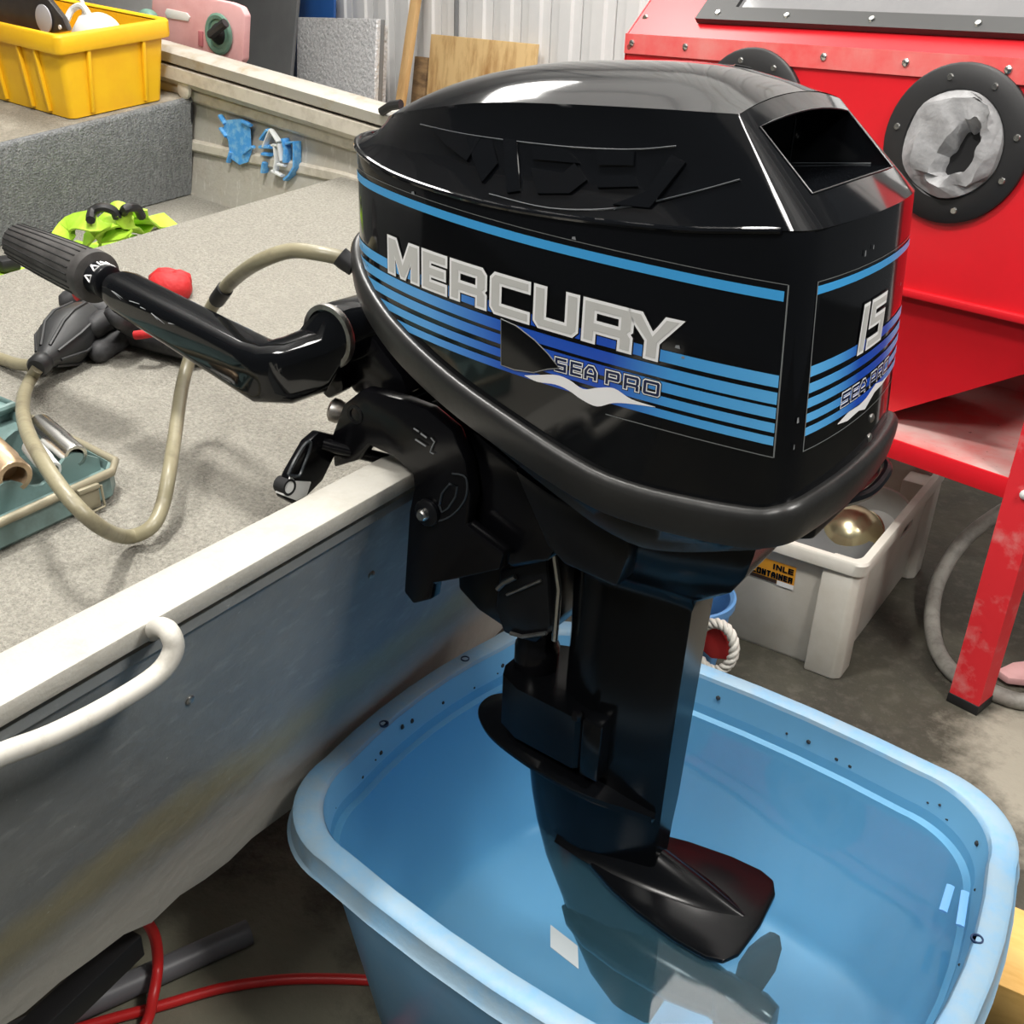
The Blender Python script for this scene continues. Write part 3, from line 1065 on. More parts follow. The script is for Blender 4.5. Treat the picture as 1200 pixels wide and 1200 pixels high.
def ring_off(d, dz, zf=zb, sc=1.0):
    return [V(p.x + n.x * d, p.y + n.y * d, zf(p.x) + dz) for p, n in zip(FULL, NRM)]


m = MB()
m.rings([ring_off(-.004, .009), ring_off(.004, .012), ring_off(.0085, .0105), ring_off(.0115, .006), ring_off(.0125, .001), ring_off(.0122, -.008), ring_off(.010, -.026), ring_off(.008, -.031), ring_off(.001, -.033)], cap0=False, cap1=False)
m.build('cowl_rim', 'rim_rubber', motor, 50)
ZP = [(.02, 1.034), (0, 1.034), (-.03, 1.020), (-.14, .985), (-.2, .990), (-.27, 1.014), (-.37, 1.050), (-.47, 1.078), (-.55, 1.115), (-.65, 1.150)]
def zp(x): return min(smooth_tab(ZP, x), zb(x) - .04)
m = MB()
m.rings([ring_off(.003, -.030), ring_off(-.003, -.034), ring_off(-.008, .014, zp), ring_off(-.013, .002, zp), ring_off(-.035, -.004, zp)], cap0=False, cap1=True)
m.build('lower_cowling', 'lower_cowl_grey', motor, 40)
# rear under-tray and carrying lip
m = MB()
m.prism([V(-.10, -.10, .985), V(.006, -.085, 1.018), V(.010, .12, 1.018), V(-.10, .12, .985)], V(0, 0, .03), .004)
m.build('under_tray', 'satin_black', motor)
m = MB()
m.tube([V(.002, .02, 1.020), V(.014, .06, 1.018), V(.017, .10, 1.020), V(.012, .14, 1.024), V(-.01, .155, 1.028)], .006, 8, smooth=4)
m.build('tilt_grip', 'satin_black', motor)

# ---- leg
def plan(x0, x1, w, wt, z, n=7):
    """leg section: rounded leading edge at x0, flat trailing face of half width wt at x1"""
    P = []
    for k in range(n):
        a = PI / 2 * k / (n - 1)
        L = (x1 - x0)
        P.append((x0 + L * .45 * (1 - math.cos(a)), -w * math.sin(a) if k else 0))
    P += [(x0 + (x1 - x0) * .72, -(w * .6 + wt * .4)), (x1 - .006, -wt - .0015), (x1, -wt + .002)]
    P += [(x, -y) for x, y in P[::-1] if abs(y) > 1e-9]
    return [V(x, y, z) for x, y in P]


m = MB()
m.rings([plan(-.40, -.055, .105, .07, 1.00), plan(-.39, -.06, .10, .068, .965), plan(-.37, -.068, .09, .062, .935), plan(-.35, -.085, .076, .052, .905), plan(-.33, -.112, .060, .042, .882),
         plan(-.322, -.131, .052, .036, .868), plan(-.317, -.136, .049, .034, .85), plan(-.315, -.139, .047, .032, .75), plan(-.318, -.142, .045, .030, .62), plan(-.33, -.144, .043, .028, .52),
         plan(-.34, -.146, .040, .024, .47), plan(-.345, -.147, .037, .020, .40)])
m.build('midsection', 'wet_black', motor, 38)
# engine mount cover on the port side of the leg
m = MB()
m.prism([(-0.3551,-0.1050,1.0031), (-0.2982,-0.1050,0.9843), (-0.1916,-0.1050,0.9655), (-0.1910,-0.1050,0.9360), (-0.2026,-0.1050,0.8922), (-0.2760,-0.1050,0.8982), (-0.3014,-0.1050,0.9151)], V(0, .05, 0), .006)
m.build('mount_cover', 'satin_black', motor)
m = MB()
m.prism([(-0.4944,0.1000,0.8924), (-0.4249,0.1000,0.8694), (-0.2945,0.1000,0.8464), (-0.2937,0.1000,0.8104), (-0.3080,0.1000,0.7568), (-0.3977,0.1000,0.7641), (-0.4288,0.1000,0.7848)], V(0, -.05, 0), .006)
m.build('mount_cover', 'satin_black', motor)
# lower mount: wrap-round bracket with stepped side blocks
m = MB()
m.rings([[V(-.405, -.030, z), V(-.395, -.050, z), V(-.36, -.066, z), V(-.262, -.072, z), V(-.252, -.062, z), V(-.252, .062, z), V(-.262, .072, z), V(-.36, .066, z), V(-.395, .05, z), V(-.405, .03, z)] for z in (.572, .576, .652, .656)])
m.build('lower_mount', 'wet_black', motor, 30)
for sy in (-1, 1):
    m = MB()
    m.box((-.238, sy * .055, .612), (.030, .030, .094), bev=.004)
    m.build('mount_flange', 'wet_black', motor)
    m = MB()
    m.lathe((-.262, sy * .068, .664), (0, 0, 1), [(-.01, .008), (0, .008), (.004, .006)], 6)
    m.build('mount_bolt', 'dark_metal_black', motor)
# swivel tube ahead of the leg
m = MB()
m.lathe((-.372, 0, .63), (0, 0, 1), [(0, .028), (.01, .032), (.06, .032), (.065, .029), (.20, .029), (.205, .036), (.32, .040), (.36, .045)], 20)
m.build('swivel_tube', 'dark_metal_black', motor)
m = MB()
m.prism([(-0.5143,-0.0700,1.0387), (-0.4321,-0.0700,1.0133), (-0.3275,-0.0700,0.9681), (-0.2967,-0.0700,0.9488), (-0.3046,-0.0700,0.8992), (-0.3217,-0.0700,0.8690), (-0.3730,-0.0700,0.8408), (-0.4285,-0.0700,0.8572), (-0.4860,-0.0700,0.9391)], V(0, .14, 0), .008)
m.build('swivel_bracket', 'dark_metal_black', motor)
m = MB()
m.prism([(-0.4105,-0.0450,0.8162), (-0.3376,-0.0450,0.8586), (-0.3251,-0.0450,0.7595), (-0.3463,-0.0450,0.7237), (-0.4000,-0.0450,0.7198), (-0.4155,-0.0450,0.7511)], V(0, .09, 0), .004)
m.build('reverse_lock_box', 'satin_black', motor)
for pp, rr_ in ((((-0.4103,-0.0480,0.7884), (-0.4008,-0.0480,0.8012), (-0.3820,-0.0480,0.8173)), .004), (((-0.3946,-0.0480,0.7849), (-0.3418,-0.0480,0.8267)), .0022), (((-0.3866,-0.0480,0.7268), (-0.3669,-0.0480,0.7292), (-0.3293,-0.0480,0.7500)), .003)):
    m = MB()
    m.tube(pp, rr_, 6)
    m.build('lock_rod', 'dull_steel', motor)
m = MB()
m.tube([(-0.3346,-0.0350,0.8741), (-0.3217,-0.0350,0.8152), (-0.3233,-0.0350,0.7348)], .0045, 8)
m.build('shift_rod', 'steel', motor)
m = MB()
m.prism([(-0.4945,-0.0300,0.8178), (-0.4004,-0.0300,0.8236), (-0.3959,-0.0300,0.7137), (-0.4554,-0.0300,0.7282), (-0.4907,-0.0300,0.7502)], V(0, .10, 0), .004)
m.build('bracket_web', 'dark_metal_black', motor)

# ---- clamp bracket on the transom
PL = [(-0.6573,-0.1000,0.9611), (-0.6324,-0.1000,1.0140), (-0.5962,-0.1000,1.0439), (-0.5312,-0.1000,1.0455), (-0.4897,-0.1000,1.0420), (-0.4492,-0.1000,1.0240), (-0.4289,-0.1000,0.9896), (-0.4201,-0.1000,0.9455), (-0.4261,-0.1000,0.9016), (-0.3667,-0.1000,0.8812),
      (-0.3723,-0.1000,0.8546), (-0.4331,-0.1000,0.8200), (-0.4790,-0.1000,0.7954), (-0.4835,-0.1000,0.7682), (-0.5154,-0.1000,0.7492), (-0.5321,-0.1000,0.7622), (-0.5209,-0.1000,0.8899), (-0.5117,-0.1000,0.9276), (-0.5143,-0.1000,0.9464), (-0.5474,-0.1000,0.9625), (-0.5889,-0.1000,0.9670), (-0.6115,-0.1000,0.9385), (-0.6553,-0.1000,0.9160)]
PL = [V(*p) for p in PL]
for y0, off in ((0, .022), (.178, .022)):
    m = MB()
    m.prism([p + V(0, y0, 0) for p in PL], V(0, off, 0), .0035)
    br = m.build('clamp_bracket', 'dark_metal_black', motor, 30)
    if y0 == 0:
        port_bracket = br
m = MB()
for yy in (-.055, .0, .055):
    m.box((-.55, yy, .966), (.10, .03, .03), bev=.006)
m.tube([V(-.60, -.09, 1.0), V(-.60, .09, 1.0)], .016, 12)
m.build('clamp_bridge', 'dark_metal_black', motor)
c = V(*(-0.4867,-0.1010,0.9011))
m = MB()
m.lathe(c, (0, -1, 0), [(0, .0185), (.005, .0185), (.007, .016)], 24)
m.build('washer', 'satin_black', port_bracket)
m = MB()
m.lathe(c + V(0, -.006, 0), (0, -1, 0), [(0, .0085), (.008, .0085), (.011, .006), (.0105, .003)], 12)
m.build('bolt', 'steel', port_bracket)
m = MB()
sl = [V(*p) for p in ((-0.4683,-0.1010,0.9167), (-0.4641,-0.1010,0.9350), (-0.4518,-0.1010,0.9518), (-0.4396,-0.1010,0.9519), (-0.4421,-0.1010,0.9368), (-0.4543,-0.1010,0.9162), (-0.4640,-0.1010,0.9082))]
m.tube(sl + [sl[0]], .0018, 6)
m.tube([V(*p) for p in ((-0.4767,-0.1010,0.8893), (-0.4501,-0.1010,0.9065), (-0.4273,-0.1010,0.9378), (-0.4264,-0.1010,0.9675), (-0.4479,-0.1010,0.9671))], .0014, 6, smooth=4)
m.build('slot_edge', 'relief_edge', port_bracket)
m = MB()
for (a, b) in (((-0.5077,-0.1035,1.0133), (-0.4994,-0.1035,1.0109)), ((-0.4966,-0.1035,1.0093), (-0.4870,-0.1035,1.0060)), ((-0.5051,-0.1035,0.9989), (-0.4884,-0.1035,0.9941))):
    m.tube([V(*a), V(*b)], .0011, 5)
m.tube([V(*p) for p in ((-0.4801,-0.1035,1.0079), (-0.4746,-0.1035,1.0036), (-0.4788,-0.1035,0.9955), (-0.4815,-0.1035,0.9878), (-0.4760,-0.1035,0.9870))], .0009, 5)
m.build('bracket_marking', 'scuff', port_bracket)
c = V(*(-0.6110,-0.1005,1.0050))
m = MB()
m.lathe(c, (0, -1, 0), [(-.012, .013), (.001, .013), (.001, .009), (-.008, .009)], 18)
m.build('bracket_eye', 'satin_black', port_bracket)
m = MB()
m.lathe(V(*(-0.6719,-0.0700,0.9858)), (-.8, -.4, .2), [(-.01, .014), (0, .017), (.008, .017), (.012, .012)], 20)
m.build('pivot_cap', 'dull_steel', motor)
# clamp screw with its folding handle, inboard of the transom
hp = [V(*p) for p in ((-0.6650,-0.2003,0.9088), (-0.6650,-0.1857,0.9368), (-0.6650,-0.1491,0.9710), (-0.6650,-0.1265,0.9786), (-0.6650,-0.0920,0.9616), (-0.6650,-0.0897,0.9457), (-0.6650,-0.1254,0.9067), (-0.6650,-0.1553,0.8945), (-0.6650,-0.1806,0.8913))]
m = MB()
m.prism(hp, V(.014, 0, 0), .003)
ch = m.build('clamp_handle', 'dark_metal_black', motor)
m = MB()
a, b = V(*(-0.6670,-0.1874,0.9134)), V(*(-0.6670,-0.1342,0.9346))
m.prism([V(*p) for p in ((-0.6655,-0.1995,0.9121), (-0.6655,-0.1838,0.9360), (-0.6655,-0.1771,0.9250), (-0.6655,-0.1485,0.9135), (-0.6655,-0.1578,0.8966), (-0.6655,-0.1766,0.8960))], V(.016, 0, 0), .001)
m.build('handle_tip', 'worn_white_metal', ch)
m = MB()
m.lathe(V(*(-0.6495,-0.1884,0.9202)), (1, 0, 0), [(-.018, .0115), (.001, .0115), (.001, .0085), (-.004, .0085)], 20)
m.build('handle_hole', 'inside_dark', ch)
m = MB()
m.tube([V(*p) for p in ((-0.6485,-0.1892,0.9391), (-0.6485,-0.1773,0.9545), (-0.6485,-0.1576,0.9709), (-0.6485,-0.1467,0.9710), (-0.6485,-0.1509,0.9578), (-0.6485,-0.1614,0.9429), (-0.6485,-0.1716,0.9305), (-0.6485,-0.1892,0.9391))], .0022, 6, smooth=3)
m.build('handle_recess', 'relief_edge', ch)
m = MB()
m.tube([V(*(-0.6550,-0.1189,0.9578)), V(-.585, -.055, .93)], .009, 10)
m.build('clamp_screw', 'dark_metal_black', motor)

# ---- steering bracket and tiller
m = MB()
m.prism([(-0.6887,-0.0500,1.1336), (-0.6586,-0.0500,1.1184), (-0.6173,-0.0500,1.0917), (-0.5739,-0.0500,1.0543), (-0.5625,-0.0500,1.0309), (-0.5971,-0.0500,1.0155), (-0.6593,-0.0500,1.0080), (-0.6820,-0.0500,1.0300), (-0.7182,-0.0500,1.0218), (-0.7247,-0.0500,1.0698), (-0.7116,-0.0500,1.1201)], V(0, .10, 0), .006)
m.build('steering_bracket', 'dark_metal_black', motor)
m = MB()
m.prism([(-0.7071,-0.0700,1.0394), (-0.6648,-0.0700,1.0535), (-0.6605,-0.0700,1.0182), (-0.6904,-0.0700,0.9988), (-0.7155,-0.0700,1.0128)], V(0, .02, 0), .004)
m.build('bracket_lug', 'dark_metal_black', motor)
jc = V(*(-0.6669,-0.0750,1.0968))
m = MB()
m.lathe(jc + V(0, -.012, 0), (0, 1, 0), [(0, .040), (.01, .042), (.07, .042), (.08, .038)], 28)
m.build('tiller_hinge', 'gloss_black', motor)
m = MB()
m.lathe(jc + V(0, -.013, 0), (0, 1, 0), [(-.002, .036), (-.002, .0425), (.004, .0435), (.007, .0425)], 28, cap0=False, cap1=False)
m.build('hinge_ring', 'dull_steel', motor)


def sect(c, ax, w, h, r, n=4):
    """rounded rectangle section across direction ax"""
    ax = ax.normalized()
    u = V(0, 0, 1) - ax * ax.z
    u.normalize()
    v = ax.cross(u)
    out = []
    for sx, sy, a0 in ((1, 1, 0), (-1, 1, 90), (-1, -1, 180), (1, -1, 270)):
        for k in range(n + 1):
            a = math.radians(a0 + 90 * k / n)
            out.append(c + v * (sx * (w / 2 - r) + r * math.cos(a)) + u * (sy * (h / 2 - r) + r * math.sin(a)))
    return out


tip = V(*(-1.2775,-0.1400,1.1382))
g1 = V(*(-1.0822,-0.1400,1.1149))
a0 = V(*(-1.0338,-0.1400,1.1068))
e0 = V(*(-0.7636,-0.1400,1.0532))
ad = (e0 - a0).normalized()
m = MB()
turn = V(jc.x - .012, -.125, jc.z - .004)
el = e0 + ad * .028
R_ = [sect(a0, ad, .052, .050, .018), sect(a0 + ad * .02, ad, .056, .056, .016), sect(a0.lerp(e0, .5), ad, .056, .062, .014), sect(e0, ad, .060, .072, .014),
      sect(el, (ad + V(0, .35, 0.02)), .062, .080, .018), sect(V(el.x + .030, el.y + .016, el.z + .004), V(.75, .75, .08), .064, .084, .02),
      sect(V(el.x + .046, el.y + .045, el.z + .012), V(.15, 1, .05), .066, .084, .024), sect(V(jc.x, jc.y - .010, jc.z), V(0, 1, 0), .068, .078, .032)]
m.rings(R_)
arm = m.build('tiller_arm', 'gloss_black', motor, 50)
gd = (tip - g1).normalized()
m = MB()
m.lathe(g1, gd, [(-.030, .0225), (-.028, .025), (-.012, .0245), (-.008, .0245), (.0, .026)], 28)
m.build('throttle_collar', 'satin_black', motor)
GL = (tip - g1).length
m = MB()
m.lathe(g1, gd, [(-.004, .033), (-.002, .0385), (.012, .0395), (.018, .0365), (.05, .036), (GL * .6, .033), (GL - .006, .0285), (GL, .025), (GL - .002, .010)], 36)
grip = m.build('throttle_grip', 'grip_rubber', motor, 40)
u = (V(0, 0, 1) - gd * gd.z).normalized()
v = gd.cross(u)
for k in range(22):
    m = MB()
    a = 2 * PI * k / 22
    d = u * math.cos(a) + v * math.sin(a)
    m.tube([g1 + gd * .02 + d * .0366, g1 + gd * (GL * .6) + d * .0331, g1 + gd * (GL - .006) + d * .0287], .0013, 5)
    m.build('groove', 'grip_groove', grip)
m = MB()
for (t, s0, s1) in ((-.012, .6, .85), (-.020, .62, .80)):
    m.tube([g1 + gd * t + (u * math.cos(s0 * PI * 2 * k / 6) + v * math.sin(s0 * PI * 2 * k / 6)) * .0255 for k in range(5)], .0009, 5)
def colp(t, ang):
    return g1 + gd * t + (u * math.cos(ang) + v * math.sin(ang)) * .0255
for sgn in (1, -1):
    for ring_ in ([(-.007, .5), (-.021, .35), (-.021, .75), (-.007, .5)], [(-.008, 1.2), (-.02, 1.05), (-.02, 1.45), (-.008, 1.2)], [(-.008, -.1), (-.02, -.2), (-.02, .15)]):
        m.tube([colp(t, sgn * an) for t, an in ring_], .0013, 5)
m.build('throttle_marking', 'print_white', motor)
m = MB()
for k in range(7):
    f = random.uniform(.05, .9)
    p = a0.lerp(e0, f) + V(0, -.0285, .012)
    m.tube([p, p + ad * random.uniform(.008, .03) + V(0, .001, random.uniform(-.006, .004))], .0007, 4)
m.build('arm_scratch', 'scuff', arm)

# ---- splash plate, cavitation plate, gearcase, propeller
m = MB()
o1 = [(-.150, -.040, .523), (-.18, -.052, .530), (-.22, -.070, .539), (-.27, -.079, .547), (-.337, -.074, .550), (-.400, -.060, .551), (-.438, -.040, .552), (-.457, -.018, .553), (-.461, .0, .553)]
o1 = catmull([V(*p) for p in o1], 4)
o1 += [V(p.x, -p.y, p.z) for p in o1[-2::-1]]
m.rings([[p + V(0, 0, -.010) for p in o1], [V(p.x * 1.0 - .002, p.y * 1.02, p.z - .004) for p in o1], [p for p in o1], [V(-.26 + (p.x + .26) * .8, p.y * .55, p.z + .004) for p in o1]])
m.build('splash_plate', 'wet_black', motor, 60)
m = MB()
o2 = [(-.285, .0), (-.268, -.022), (-.237, -.045), (-.19, -.066), (-.14, -.081), (-.076, -.092), (-.03, -.093), (-.008, -.085), (.004, -.062), (.008, 0), (.004, .062), (-.008, .085), (-.03, .093), (-.076, .092), (-.14, .081), (-.19, .066), (-.237, .045), (-.268, .022)]
m.prism([V(x, y, .385) for x, y in o2], V(0, 0, .009), .0035)
m.build('cavitation_plate', 'wet_black', motor, 35)
m = MB()
R_ = []
for x, w_, h_ in ((-.30, .040, .075), (-.25, .046, .066), (-.20, .048, .055), (-.15, .046, .043), (-.11, .041, .032), (-.075, .033, .022), (-.045, .022, .012), (-.022, .010, .004), (-.012, .003, .001)):
    R_.append([V(x, w_ * k / 8, .392 + h_ * (math.cos(PI / 2 * k / 8) ** 1.7 if abs(k) < 8 else 0)) for k in range(-8, 9)])
m.rings(R_, close=False, cap0=False, cap1=False)
m.build('plate_fairing', 'wet_black', motor, 60)
m = MB()
m.rings([plan(-.372, -.148, .043, .02, .56), plan(-.374, -.15, .042, .02, .50), plan(-.366, -.152, .038, .018, .44), plan(-.355, -.14, .032, .014, .385), plan(-.335, -.12, .026, .010, .32), plan(-.30, -.09, .022, .008, .25), plan(-.28, -.10, .018, .006, .19), plan(-.24, -.12, .010, .004, .12), plan(-.20, -.13, .006, .003, .085)])
m.lathe((-.30, 0, .225), (1, 0, 0), [(0, .002), (.02, .022), (.06, .038), (.12, .045), (.2, .045), (.25, .038), (.27, .034)], 22)
m.build('gearcase', 'wet_black', motor, 40)
m = MB()
m.lathe((-.03, 0, .225), (1, 0, 0), [(0, .036), (.06, .034), (.08, .026), (.085, .008)], 20)
prop = m.build('propeller', 'wet_black', motor)
for k in range(3):
    m = MB()
    a = 2 * PI * k / 3 + .5
    R_ = []
    for r, ch_, tw in ((.03, .030, .9), (.06, .046, .75), (.09, .050, .6), (.108, .034, .52), (.114, .010, .5)):
        er = V(0, math.cos(a), math.sin(a))
        et = V(0, -math.sin(a), math.cos(a))
        cdir = (V(1, 0, 0) * math.sin(tw) + et * math.cos(tw))
        n_ = cdir.cross(er)
        c_ = V(0, 0, .225) + er * r
        R_.append([c_ - cdir * ch_, c_ + n_ * .003, c_ + cdir * ch_, c_ - n_ * .003])
    m.rings(R_)
    m.build('blade', 'wet_black', prop)
# ================================================================== SETTING
m = MB()
m.face([V(-8, -4, 0), V(5, -4, 0), V(5, 6, 0), V(-8, 6, 0)])
struct(m.build('floor', 'concrete', None, 0))
WD = V(.97247, -.23301, 0)
WN = V(-.23301, -.97247, 0)          # faces the workshop
WO = V(-.287, 2.725, 0)


def wp(s, off, z):
    return WO + WD * s + WN * off + V(0, 0, z)


def slab_on(mb, s0, s1, z0, z1, d0, d1):
    mb.prism([wp(s0, d0, z0), wp(s1, d0, z0), wp(s1, d0, z1), wp(s0, d0, z1)], WN * (d1 - d0))


m = MB()
slab_on(m, -6.5, .70, 0, 4.4, -.10, -.02)  # unseen right end cut short so the cowl's rear reflects darkness
wall = struct(m.build('wall_back', 'wall_white', None, 0))
k = 0
s0 = -6.5
while s0 < .65:
    m = MB()
    m.prism([wp(s0 + .004, -.02, 0), wp(s0 + .196, -.02, 0), wp(s0 + .196, -.004, 0), wp(s0 + .150, .0, 0), wp(s0 + .140, .012, 0), wp(s0 + .070, .012, 0), wp(s0 + .060, 0, 0), wp(s0 + .004, -.004, 0)], V(0, 0, 4.38))
    m.build('wall_panel', 'wall_panel', wall, 20)
    s0 += .2
m = MB()
m.face([V(-8, -4, 4.4), V(-8, 6, 4.4), V(5, 6, 4.4), V(5, -4, 4.4)])
ceil_ = struct(m.build('ceiling', 'ceiling_white', None, 0))
for i in range(9):
    m = MB()
    m.box((-1.5, -3.4 + i * 1.1, 4.33), (12.5, .07, .12))
    m.build('ceiling_beam', 'lamp_housing', ceil_)
m = MB()
m.prism([V(-7.9, -4, 0), V(-7.9, 6, 0), V(-7.9, 6, 4.4), V(-7.9, -4, 4.4)], V(-.1, 0, 0))
struct(m.build('wall_left', 'wall_white', None, 0))

# ================================================================== BOAT
boat = thing('boat', (-1.2, .2, .33), 'grey aluminium boat with carpeted decks that carries the outboard motor on its transom', 'boat')


def tx(y, z):           # aft face of the transom
    return -.534 - .06 * y - .3 * (.94 - z)


def deckz(x, y):
    return .83 + .08 * (-.62 - x) + .075 * (y + .2)


def frontz(x, y):
    return 1.12 + .12 * (y - .526) + .08 * (-2.44 - x)


m = MB()
yl = [-1.0 + 2.15 * i / 44 for i in range(45)]
rowsz = [.335, .345, .42, .5, .6, .75, .90]
rr = []
for z in rowsz:
    r_ = []
    for y in yl:
        j = 0
        if z < .34:
            j = .012 * math.sin(y * 31) * math.sin(y * 11 + 1) + .006 * math.sin(y * 70)
        bulge = .003 * math.exp(-((z - .5) / .05) ** 2)
        zz = z + j + max(0, (-y - .3)) * .17 * (1 - min(1, (z - .33) / .2))
        r_.append(V(tx(y, zz) + bulge, y, zz))
    rr.append(r_)
front = [[p + V(-.05, 0, 0) for p in r] for r in rr]
m.rings(rr, close=False, cap0=False, cap1=False)
m.rings(front, close=False, cap0=False, cap1=False)
m.rings([rr[0], front[0]], close=False, cap0=False, cap1=False)
m.build('transom', 'transom_aluminium', boat, 40)
m = MB()
CA = [(-1.0, -.468), (-.682, -.488), (-.083, -.529), (1.15, -.603)]
A_ = [V(lerp_tab(CA, y), y, .94) for y in (-1.0, 1.15)]
B_ = [V(-.545, -1.0, .94), V(-.655, 1.15, .94)]
m.prism([A_[0], A_[1], B_[1], B_[0]], V(0, 0, -.022), .003)
m.build('transom_cap', 'cap_aluminium', boat, 30)
# thin lip under the cap
m = MB()
m.prism([V(tx(-1.0, .9) + .004, -1.0, .905), V(tx(1.15, .9) + .004, 1.15, .905), V(tx(1.15, .9) - .02, 1.15, .905), V(tx(-1.0, .9) - .02, -1.0, .905)], V(0, 0, -.012))
m.build('cap_lip', 'transom_aluminium', boat)
# rivets on the transom
for p in ((-0.5733,-0.1198,0.7850), (-0.5573,-0.4451,0.7733)):
    m = MB()
    m.lathe(V(*p), (1, .06, -.3), [(-.002, .006), (.002, .006), (.004, .003)], 12)
    m.build('rivet', 'dull_steel', boat)
# grab handle
hp = [(-0.5094,-0.5116,0.9197), (-0.4748,-0.5245,0.9452), (-0.4518,-0.5308,0.9509), (-0.4458,-0.5338,0.9356), (-0.4466,-0.5533,0.9187), (-0.4441,-0.6069,0.9162), (-0.4380,-0.6691,0.9241), (-0.4308,-0.7169,0.9383), (-0.4249,-0.7671,0.9481), (-0.4597,-0.7798,0.9273), (-0.4985,-0.7706,0.9041)]
m = MB()
m.tube([V(*p) for p in hp], .0102, 14, smooth=5)
m.build('grab_handle', 'handle_white', boat, 60)
# bent red strip and torn flap along the bottom edge
m = MB()
rl = [V(tx(y, .40) - .07, y, .385 - .02 * math.sin(8 * y) + max(0, -y - .3) * .1) for y in [-1.0 + .06 * i for i in range(11)]]
m.rings([rl, [p + V(-.01, 0, -.045) for p in rl], [p + V(-.08, 0, -.05) for p in rl]], close=False, cap0=False, cap1=False)
m.build('keel_strip', 'red_lip', boat)

# rear deck with carpet
XE = lambda y: -1.817 - .041 * (y - .12)
m = MB()
tp_, bt_ = [], []
for i in range(13):
    y = -1.0 + 2.19 * i / 12
    row = []
    for j in range(13):
        x = (-.60 - .03 * y) + (XE(y) - (-.60 - .03 * y)) * j / 12
        row.append(V(x, y, deckz(x, y)))
    row += [row[-1] + V(-.004, 0, -.010), row[-1] + V(-.004, 0, -.10)]
    tp_.append(row)
m.rings(tp_, close=False, cap0=False, cap1=False)
m.build('rear_deck', 'carpet', boat, 50)
m = MB()
m.rings([[V(x, y, deckz(x, y) - .185) for x in (-1.6, -2.1, -2.62)] for y in (-1.0, 0, 1.25)], close=False, cap0=False, cap1=False)
m.build('cockpit_floor', 'carpet', boat, 0)
# raised front deck with a carpeted riser
rt = [V(-2.30, -1.0, frontz(-2.30, -1.0)), V(-2.44, .526, 1.12), V(-2.473, 1.188, 1.202)]
rb = [V(p.x - .055, p.y + .004, deckz(p.x - .1, p.y) - .185) for p in rt]
def seg(P, n):
    out = []
    for a, b in zip(P, P[1:]):
        out += [a.lerp(b, i / n) for i in range(n)]
    return out + [P[-1]]
m = MB()
a_, b_ = seg(rt, 8), seg(rb, 8)
m.rings([[p + V(-.012, 0, .0) for p in a_], [p + V(-.003, 0, -.004) for p in a_], [p + V(.0, 0, -.014) for p in a_], [p.lerp(q, .5) + V(.002, 0, 0) for p, q in zip(a_, b_)], b_], close=False, cap0=False, cap1=False)
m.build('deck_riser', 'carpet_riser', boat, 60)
m = MB()
m.rings([[p + V(-.011, 0, 0) for p in a_]] + [[V(x - .011 + p.x + 2.44, p.y, frontz(x + p.x + 2.44, p.y)) for p in a_] for x in (-2.8, -3.4, -4.0)], close=False, cap0=False, cap1=False)
m.build('front_deck', 'carpet_front', boat, 60)
m = MB()
e0_, e1_ = V(-2.480, 1.185, 1.185), V(-2.575, 1.19, .88)
m.tube([e0_.lerp(e1_, t) + V(.006 * math.sin(t * 9), .0, 0) for t in [i / 10 for i in range(11)]], .009, 6)
m.build('riser_edge', 'inside_dark', boat)

# starboard hull side, with pressed seams and gunwale
def hull_line(L, dy=0.0):
    return [V(x, 1.2 + dy, z) for x, z in L]
GW = [(-4.6, 1.56), (-3.6, 1.455), (-2.604, 1.346), (-1.671, 1.228), (-.62, 1.10)]
BT = [(-4.6, .95), (-3.6, .82), (-2.6, .80), (-1.87, .93), (-1.2, .80), (-.62, .60)]
m = MB()
xsn = [-4.6 + 4.0 * i / 24 for i in range(25)]
m.rings([[V(x, 1.2 + dy, lerp_tab(GW, x) * (1 - t) + lerp_tab(BT, x) * t) for x in xsn] for t, dy in ((0, .02), (.5, .01), (1, -.02))] , close=False, cap0=False, cap1=False)
m.build('hull_side', 'hull_aluminium', boat, 40)
for nm, L, rad in (('hull_seam', [(-4.6, 1.40), (-3.4, 1.30), (-2.629, 1.222), (-1.864, 1.132), (-.62, .985)], .020), ('hull_seam', [(-4.6, 1.20), (-3.4, 1.11), (-2.511, 1.055), (-1.869, 1.03), (-.62, .90)], .018), ('hull_seam', [(-2.6, .90), (-2.3, .895), (-2.0, .93)], .016)):
    m = MB()
    m.rings([[V(x, 1.2 + a_, z + b_) for a_, b_ in ((.02, -rad), (-.004, -rad * .95), (-.010, -rad * .6), (-.010, rad * .6), (-.004, rad * .95), (.02, rad))] for x, z in L])
    m.build(nm, 'hull_seam', boat)
m = MB()
for x, z in GW:
    pass
sec = [(-.040, -.040), (-.046, -.012), (-.028, .0), (.03, .004), (.055, -.008), (.055, -.03), (.0, -.02), (-.02, -.048)]
m.rings([[V(x, 1.2 + a, z + b) for a, b in sec] for x, z in GW])
gun = m.build('gunwale', 'gunwale_metal', boat, 30)
m = MB()
m.rings([[V(x, 1.2 + a, z + b) for a, b in ((-.05, -.050), (-.05, -.085), (-.02, -.105), (.0, -.105), (.0, -.05))] for x, z in GW])
m.build('gunwale_fold', 'hull_seam', boat, 30)
m = MB()
m.tube([(-1.6666,1.1500,1.2244), (-1.6334,1.1500,1.2417), (-1.5982,1.1500,1.2485)], .012, 8)
m.build('rowlock', 'bar_black', boat)
m = MB()
c = V(*(-2.4797,1.1700,1.2217))
m.lathe(c, (0, -1, 0), [(0, .028), (.008, .027), (.012, .02)], 16)
m.build('round_boss', 'hull_seam', boat)


